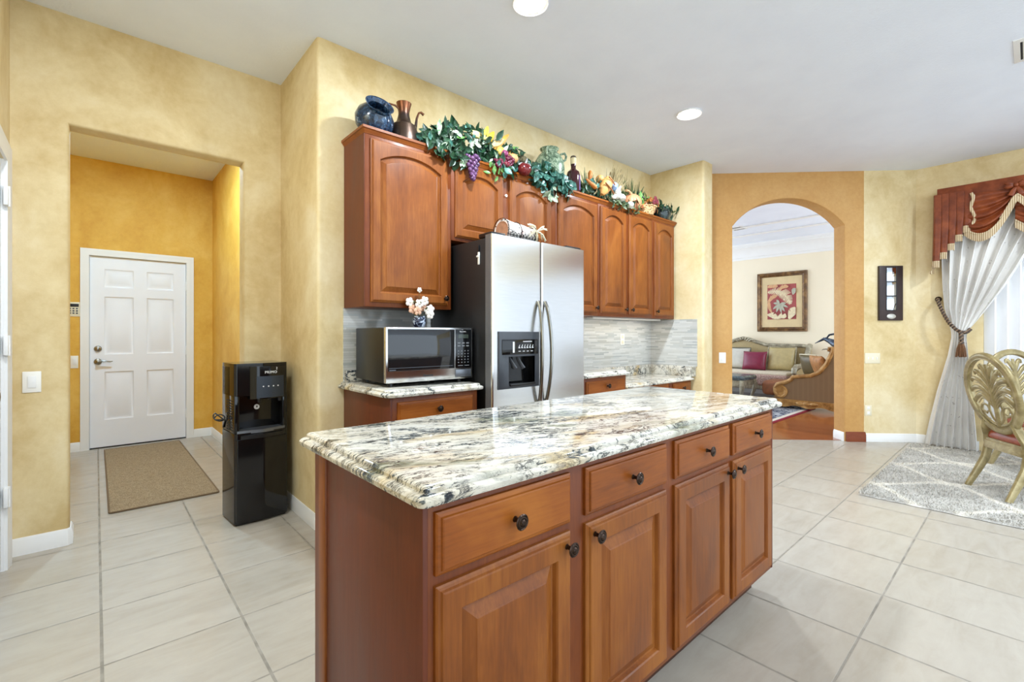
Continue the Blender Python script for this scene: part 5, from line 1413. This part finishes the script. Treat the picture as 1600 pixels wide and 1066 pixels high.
# cascade edge under the bow
fringe([(VX-.075, .20, 2.36), (VX-.08, .15, 2.46), (VX-.085, .115, 2.54), (VX-.085, .085, 2.57), (VX-.085, .05, 2.53), (VX-.08, .0, 2.44)], .07)
bm = BM()
for s in (-1, 1):
    for a in (.5, -.15): 
        ball(bm, (VX-.075, .092+s*.045, 2.665+a*.035), (.022, .042, .026), rotm(s*a, 0, 0), 12, 8)
    tube(bm, [(VX-.075, .092, 2.65), (VX-.08, .092+s*.02, 2.61), (VX-.075, .092+s*.035, 2.565)], [.012, .020, .026], 8, flat=(.5, 1), up=(1, 0, 0))
ball(bm, (VX-.09, .092, 2.66), (.02, .018, .02)); obj('bow', bm, sat, va)

# ================================================================== LIVING ROOM SEEN THROUGH THE ARCH
LF = .004
# oriental rug
n = NT('oriental_rug', .9, 0, .1); v = n.local(); x, y, z = n.sep(v)
e = n.math('MAXIMUM', n.math('SUBTRACT', n.math('ABSOLUTE', x), .90), n.math('SUBTRACT', n.math('ABSOLUTE', y), 1.40))
pat = n.ramp(n.noise(v, 16, 4, .6, 1.6), [(.48, 0.0), (.52, 1.0)])
field = n.mix(pat, srgb(46, 54, 78), srgb(170, 172, 176))
f5 = n.math('ADD', e, .5)
n.set('Base Color', n.mix(n.ramp(f5, [(.50, 0.0), (.501, 1.0)], 'CONSTANT'), field, n.ramp(f5, [(0, srgb(206, 198, 184)), (.565, srgb(128, 44, 58))], 'CONSTANT')))
bm = BM(); box(bm, -1.0, 1.0, -1.5, 1.5, 0, .012, .003)
o = solo('oriental_rug', bm, n.m, 'navy and maroon patterned rug on the living room hardwood floor', 'rug'); o.location = (7.75, 3.84, LF); 
# framed fern picture
px, py, pz = 10.1, 3.283, 1.855
pf = thing('framed_picture', 'framed red print of pale fern leaves on the living room wall', 'picture', (px, py, pz-.6))
bm = BM(); hw, hh = .447, .585
prof = [(0, 0), (0, .03), (.012, .045), (.03, .042), (.045, .05), (.06, .034), (.075, .03), (.085, .018), (.085, 0)]
L = []
for sy, sz in ((-1, -1), (1, -1), (1, 1), (-1, 1), (-1, -1)): L.append([(px-d-.001, py+sy*(hw-k), pz+sz*(hh-k)) for k, d in prof])
loft(bm, L, True, False, False); bmesh.ops.remove_doubles(bm, verts=bm.verts[:], dist=1e-5)
obj('frame', bm, gilt('dark_gilt_frame', srgb(62, 40, 20), srgb(104, 72, 38), srgb(150, 114, 66)), pf)
bm = BM(); box(bm, px-.012, px-.002, py-hw+.08, py+hw-.08, pz-hh+.08, pz+hh-.08); obj('mat_board', bm, plain('parchment_mat', srgb(216, 194, 150), .8, 0, .05, 8), pf)
n = NT('fern_print', .6); v = n.local()
n.set('Base Color', n.ramp(n.noise(v, 4, 3), [(.35, srgb(150, 66, 66)), (.65, srgb(172, 84, 80))]))
bm = BM(); box(bm, px-.015, px-.011, py-.258, py+.258, pz-.345, pz+.345); prn = obj('print', bm, n.m, pf)
pale = plain('pale_fern', srgb(222, 206, 170), .7, 0, .12, 30); pale2 = plain('grey_green_fern', srgb(176, 176, 156), .7, 0, .12, 30)
import itertools
FCOUNT = itertools.count(1)
def frond(pts, ln, mat, nm='fern_leaf', wd=.016, lo=.12, d0=.0165):
    """a leaf on the print: crop-like (u right, v up) points along its rib"""
    bm = BM(); P = [Vector((px-d0, py-a, pz+b)) for a, b in pts]; m = 22
    for i in range(m):
        f = i/m*(len(P)-1); k = min(int(f), len(P)-2); p = P[k].lerp(P[k+1], f-k); d = (P[k+1]-P[k]).normalized(); s_ = Vector((0, -d.z, d.y))
        l = ln*math.sin(math.pi*(lo+(.96-lo)*i/m))
        for s in (-1, 1):
            q = p + (s_*s*.9+d*.5).normalized()*l; w2 = d*wd
            q.y = min(max(q.y, py-.256), py+.256); q.z = min(max(q.z, pz-.343), pz+.343)
            off = Vector((-.00003*next(FCOUNT), 0, 0))
            try: bm.faces.new([bm.verts.new(c+off) for c in (p-w2, q-w2*.5, q+w2*.3, p+w2)])
            except ValueError: pass
    obj(nm, bm, mat, prn, smooth=False)
tanf = plain('tan_fern', srgb(206, 160, 118), .7, 0, .15, 30)
frond([(-.24, .20), (-.12, .215), (-.02, .20), (.07, .13), (.13, .03), (.16, -.06)], .115, pale, wd=.012)
frond([(-.20, .10), (-.235, .0), (-.22, -.12), (-.16, -.24)], .035, tanf, d0=.0162); frond([(-.22, .02), (-.17, .10), (-.08, .13)], .045, tanf, d0=.0162)
for e in ((-.14, -.02), (-.15, -.14), (-.09, -.20), (.0, -.215), (.06, -.19), (.115, -.11), (-.08, .04), (.08, -.03)):
    frond([(-.035, -.06), ((-.035+e[0])/2, (-.06+e[1])/2+.012), e], .026, pale2, wd=.014, d0=.0172)
frond([(-.25, -.25), (-.16, -.26), (-.06, -.33)], .065, pale, wd=.009); frond([(-.08, -.33), (.02, -.27), (.09, -.30)], .06, pale, wd=.009)
frond([(.14, -.34), (.19, -.22), (.25, -.12)], .085, pale, wd=.010)
frond([(-.25, .30), (-.16, .33), (-.06, .31)], .05, tanf, wd=.010); frond([(-.05, .24), (.04, .30), (.13, .29)], .045, tanf, wd=.009); frond([(.21, .14), (.225, .20), (.25, .24)], .05, pale2, wd=.018)
# sofa
olive = plain('champagne_upholstery', srgb(176, 156, 112), .6, 0, .06, 30); silv = gilt('silvered_carved_wood', srgb(104, 98, 84), srgb(158, 150, 128), srgb(200, 192, 168))
pink = NT('rose_patterned_fabric', .8); v = pink.local(); pink.set('Base Color', pink.ramp(pink.noise(v, 60, 4, .7), [(.35, srgb(132, 96, 88)), (.5, srgb(170, 136, 126)), (.65, srgb(206, 186, 172))])); pink = pink.m
sf = thing('sofa', 'champagne sofa with carved silver wood frame against the living room wall', 'sofa', (9.55, 3.93, LF))
crest = [(2.76, .97), (2.9, .985), (3.2, .985), (3.5, .99), (3.7, 1.05), (3.82, 1.10), (3.94, 1.125), (4.06, 1.10), (4.18, 1.05), (4.4, .99), (4.9, .985), (5.1, .97)]
bm = BM(); loft(bm, [[(10.04-.10*k, y, z) for y, z in [(2.78, .30)]+crest+[(5.08, .30)]] for k in (0, 1)]); obj('backrest', bm, olive, sf)
bm = BM(); tube(bm, [(9.94, y, z+.01) for y, z in crest], .036, 10); 
for i in range(-3, 4): tube(bm, [(9.91, 3.94+i*.035, 1.11-.012*abs(i)), (9.895, 3.94+i*.055, 1.155-.016*abs(i)), (9.90, 3.94+i*.075, 1.165-.024*abs(i))], [.020, .022, .012], 7)
obj('carved_crest', bm, silv, sf, angle=60)
bm = BM(); box(bm, 9.06, 9.95, 2.86, 5.0, .27, .475, .04, 3); obj('seat_base', bm, pink, sf)
bm = BM(); box(bm, 9.12, 9.9, 2.88, 4.98, .455, .520, .028, 3); obj('seat_cushion', bm, plain('ivory_seat_fabric', srgb(214, 202, 180), .75, 0, .06, 40), sf)
for yy in (2.76, 5.1):
    bm = BM(); tube(bm, [(9.97, yy, 1.0), (9.90, yy, .95), (9.82, yy, .84), (9.68, yy, .70), (9.45, yy, .635), (9.2, yy, .64), (9.10, yy, .60), (9.07, yy, .54), (9.12, yy, .50), (9.16, yy, .54)], [.05, .05, .05, .048, .046, .046, .046, .04, .034, .03], 10); 
    tube(bm, [(9.12, yy, .52), (9.10, yy, .36), (9.13, yy, .28)], [.045, .05, .05], 8); obj('arm', bm, silv, sf)
    bm = BM(); loft(bm, [[(9.97, yy+k, .28), (9.12, yy+k, .28), (9.12, yy+k, .55), (9.45, yy+k, .63), (9.68, yy+k, .69), (9.82, yy+k, .82), (9.97, yy+k, .98)] for k in (-.03, .03)]); obj('arm_panel', bm, olive, sf)
bm = BM(); box(bm, 9.08, 9.98, 2.74, 5.12, .20, .285, .012); obj('carved_apron', bm, silv, sf)
for yy in (2.80, 3.93, 5.06):
    bm = BM(); tube(bm, [(9.14, yy, .22), (9.10, yy, .14), (9.12, yy, .06), (9.09, yy, LF)], [.045, .04, .024, .03], 8); obj('leg', bm, silv, sf)
def cushion(name, label, c, w_, h_, d_, M, mat, trim=None, group='throw cushions in the living room'):
    bm = BM(); NN = 16
    def f(u, v, s):
        a, b = 2*u-1, 2*v-1
        e = (1-abs(a)**3.2)*(1-abs(b)**3.2); pin = 1-.07*(1-abs(a)*abs(b))*0
        k = 1 - .06*((1-a*a)*(abs(b)**4) + 0)
        return Vector((a*w_/2*(1-.05*(1-b*b)*abs(a)**6), s*d_/2*max(e, 0)**.55, b*h_/2*(1-.05*(1-a*a)*abs(b)**6)))
    for s in (-1, 1): grid(bm, NN, NN, lambda u, v: f(u, v, s))
    bmesh.ops.remove_doubles(bm, verts=bm.verts[:], dist=1e-4)
    bm.transform(M.to_4x4()); bmesh.ops.translate(bm, vec=Vector(c), verts=bm.verts[:])
    o = solo(name, bm, mat, label, 'cushion', group, angle=80)
    if trim:
        bm = BM(); P = []
        for a, b in [(-1+2*i/10, -1) for i in range(10)]+[(1, -1+2*i/10) for i in range(10)]+[(1-2*i/10, 1) for i in range(10)]+[(-1, 1-2*i/10) for i in range(11)]:
            P.append(M @ Vector((a*w_/2*1.0, 0, b*h_/2*1.0)) + Vector(c))
        tube(bm, P, .012, 6); obj('cord_trim', bm, trim, o)
    return o
FX = rotm(0, 0, R(-90)) ; lean = lambda a: rotm(0, R(a), 0) @ FX
cushion('throw_cushion', 'square olive gold cushion on the sofa right of the maroon one', (9.72, 3.17, .745), .48, .46, .17, lean(14), plain('olive_silk', srgb(178, 160, 112), .45, 0, .08, 20), silv)
cushion('throw_cushion', 'shiny maroon cushion in the middle of the champagne sofa', (9.58, 3.60, .70), .44, .37, .16, lean(14), plain('maroon_satin', srgb(120, 24, 56), .35, 0, .1, 20))
cushion('throw_cushion', 'pale silver cushion with dark edging left of the maroon cushion', (9.72, 3.97, .73), .46, .43, .16, lean(14), plain('silver_silk', srgb(196, 192, 180), .45, 0, .06, 20), plain('dark_cord', srgb(96, 90, 70), .6))
# coffee table
bl = gilt('blue_grey_painted_wood', srgb(52, 62, 68), srgb(86, 98, 102), srgb(140, 150, 150), .25)
tbz = thing('coffee_table', 'blue grey carved coffee table in front of the sofa', 'table', (8.42, 3.97, LF+.012))
TL = .012+LF
bm = BM(); loft(bm, [[(x, y, z) for x, y in rrect(8.10+k, 8.72-k, 3.22+k, 4.62-k, .05, 4)] for k, z in ((.03, .425), (.005, .435), (0, .475), (.012, .488), (.02, .50), (.03, .504))]); obj('tabletop', bm, bl, tbz)
bm = BM(); 
for x in (8.16, 8.66):
    L = []
    for i in range(25):
        u = i/24; y = 3.28+1.28*u; z = .36-.07*math.sin(math.pi*u*3)**2; L.append([(x-.012, y, z), (x+.012, y, z), (x+.012, y, .43), (x-.012, y, .43)])
    loft(bm, L)
for y in (3.28, 4.56): box(bm, 8.16, 8.66, y-.012, y+.012, .33, .43, .004)
obj('carved_apron', bm, silv, tbz)
for x, sx in ((8.15, -1), (8.67, 1)):
    for y, sy in ((3.27, -1), (4.57, 1)):
        bm = BM(); tube(bm, [(x, y, .43), (x+.02*sx, y+.02*sy, .34), (x-.0*sx, y, .22), (x-.03*sx, y-.03*sy, .12), (x-.01*sx, y-.01*sy, .05), (x+.02*sx, y+.02*sy, TL)], [.036, .042, .03, .02, .018, .026], 9); obj('leg', bm, silv, tbz)
# armchair seen from its side
gw = gilt('honey_gilt_wood', srgb(110, 72, 30), srgb(164, 120, 66), srgb(198, 158, 100)); brn = NT('brown_striped_fabric', .7); v = brn.local(); brn.set('Base Color', brn.ramp(brn.math('SINE', brn.math('MULTIPLY', brn.sep(v)[1], 90)), [(.2, srgb(116, 88, 58)), (.8, srgb(121, 93, 62))])); brn = brn.m
ac = thing('armchair', 'brown armchair with carved gold scroll arm, seen from its side', 'armchair', (8.67, 2.25, LF))
prof = [(2.84, .16), (2.80, .34), (2.70, .42), (2.62, .46), (2.56, .52), (2.40, .55), (2.30, .565), (2.19, .62), (2.09, .755), (2.03, .90), (1.98, .99), (1.90, 1.0), (1.84, .80), (1.80, .16)]
bm = BM(); loft(bm, [[(x, y, z-.03 if 0 < i < 11 else z) for i, (y, z) in enumerate(prof)] for x in (8.345, 8.41)]); obj('arm_panel', bm, brn, ac)
bm = BM(); loft(bm, [[(x, y, z-.03 if 0 < i < 11 else z) for i, (y, z) in enumerate(prof)] for x in (8.93, 8.995)]); obj('arm_panel', bm, brn, ac)
rail = [(2.62, .455), (2.575, .49), (2.555, .525), (2.50, .535), (2.40, .55), (2.30, .565), (2.19, .62), (2.09, .755), (2.04, .88), (2.01, .96), (2.02, 1.01), (2.055, 1.005), (2.06, .965), (2.035, .955)]
scr = [(2.62, .455), (2.70, .42), (2.775, .395), (2.815, .34), (2.815, .27), (2.775, .205), (2.71, .195), (2.665, .24), (2.67, .30), (2.71, .33), (2.745, .30), (2.735, .265), (2.715, .265)]
for xs_ in (8.35, 8.99):
    bm = BM(); tube(bm, [(xs_, y, z) for y, z in rail[::-1]], [.02, .024, .026, .028]+[.032]*10, 10, up=(1, 0, 0)); tube(bm, [(xs_, y, z) for y, z in scr], [.034, .036, .036, .034, .032, .030, .028, .026, .024, .022, .02, .018, .02], 10, up=(1, 0, 0))
    lathe(bm, [(.10, -.02), (.10, .02)], (xs_, 2.725, .285), 20, TO_X)
    obj('scroll_arm', bm, gw, ac)
bm = BM(); box(bm, 8.38, 8.96, 1.82, 2.02, .2, 1.0, .04, 3); obj('backrest', bm, brn, ac)
bm = BM(); tube(bm, [(8.33+.68*i/12, 1.93, 1.0+.10*math.sin(math.pi*i/12)) for i in range(13)], .035, 9); obj('back_crest', bm, gw, ac)
bm = BM(); box(bm, 8.40, 8.94, 1.95, 2.80, .20, .34, .03, 3); obj('seat_base', bm, brn, ac)
vel = plain('amber_velvet', srgb(132, 78, 44), .6, 0, .2, 16); 
bm = BM(); box(bm, 8.42, 8.92, 2.0, 3.06, .19, .435, .07, 4); obj('seat_cushion', bm, vel, ac)
bm = BM()
L = []
for i in range(31):
    u = i/30; y = 1.80+1.06*u; L.append([(8.325, y, .075-.035*math.sin(math.pi*u*3)**2*(1 if .1 < u < .9 else .3)), (8.42, y, .085), (8.42, y, .165), (8.325, y, .165)])
loft(bm, L); box(bm, 8.33, 9.0, 2.83, 2.87, .08, .165, .01)
for y in (2.25, 2.35, 2.45): ball(bm, (8.322, y, .115), (.02, .06, .034))
obj('carved_rail', bm, gw, ac, angle=50)
for x in (8.36, 8.97):
    for y, s in ((2.80, 1), (1.84, -1)):
        bm = BM(); tube(bm, [(x, y, .14), (x, y+.02*s, .08), (x, y+.005*s, .04), (x, y+.02*s, LF)], [.05, .05, .032, .036], 9); obj('foot', bm, gw, ac)
cushion('throw_cushion', 'olive silk cushion propped in the armchair, behind the amber velvet one', (8.82, 2.44, .70), .38, .36, .14, rotm(R(-14), 0, R(52)), plain('dark_olive_silk', srgb(96, 82, 50), .4, 0, .12, 20), plain('ivory_cord', srgb(206, 196, 168), .6))
cushion('throw_cushion', 'amber velvet cushion leaning in the armchair beside its carved arm', (8.62, 2.24, .69), .40, .40, .15, rotm(R(-22), 0, R(40)), NT('x').m if False else plain('amber_brocade', srgb(176, 122, 72), .5, 0, .25, 22))
# pedestal with a heron figure beyond the armchair
sd = thing('side_table', 'small round side table half hidden behind the armchair', 'table', (9.35, 2.150, LF))
bm = BM(); lathe(bm, [(.17, .66), (.19, .67), (.19, .69), (.17, .70)], (9.35, 2.150, LF), 28); obj('tabletop', bm, bl, sd)
bm = BM(); lathe(bm, [(.15, 0), (.14, .03), (.04, .07), (.03, .3), (.05, .45), (.03, .6), (.08, .66)], (9.35, 2.150, LF), 20); obj('pedestal', bm, bl, sd)
n = NT('blue_grey_patina_metal', .28, .7); v = n.local(); n.set('Base Color', n.ramp(n.noise(v, 12, 4), [(.35, srgb(48, 54, 64)), (.6, srgb(96, 106, 120)), (.75, srgb(150, 156, 164))])); pat_m = n.m
hr = thing('bird_figure', 'dark metal long beaked bird figure standing behind the armchair', 'figurine', (9.35, 2.150, LF+.70))
bz = LF+.70
bm = BM(); tube(bm, [(9.35, 1.980, bz+.22), (9.35, 2.070, bz+.27), (9.35, 2.160, bz+.315), (9.35, 2.230, bz+.36), (9.35, 2.300, bz+.40), (9.35, 2.360, bz+.43), (9.35, 2.400, bz+.425)], [.02, .07, .085, .065, .042, .032, .012], 14); obj('body', bm, pat_m, hr)
bm = BM(); tube(bm, [(9.35, 2.365, bz+.438), (9.35, 2.430, bz+.40), (9.35, 2.515, bz+.352)], [.026, .016, .004], 8); obj('beak', bm, pat_m, hr)
bm = BM(); tube(bm, [(9.35, 2.340, bz+.445), (9.35, 2.300, bz+.50), (9.35, 2.230, bz+.515), (9.35, 2.170, bz+.48), (9.35, 2.140, bz+.40), (9.35, 2.100, bz+.34)], [.012, .016, .018, .018, .016, .012], 8); obj('crest', bm, pat_m, hr)
bm = BM()
for s in (-1, 1): tube(bm, [(9.35+.03*s, 2.150, bz+.26), (9.35+.035*s, 2.170, bz+.13), (9.35+.03*s, 2.140, bz+.01)], [.012, .008, .01], 7)
lathe(bm, [(.09, 0), (.085, .014), (.02, .02)], (9.35, 2.150, bz), 18); obj('legs', bm, pat_m, hr)
bm = BM(); tube(bm, [(9.35, 2.200, bz+.26), (9.35, 2.280, bz+.235), (9.35, 2.340, bz+.255), (9.35, 2.390, bz+.25), (9.35, 2.410, bz+.235)], [.008, .008, .007, .006, .003], 6); obj('raised_foot', bm, pat_m, hr)
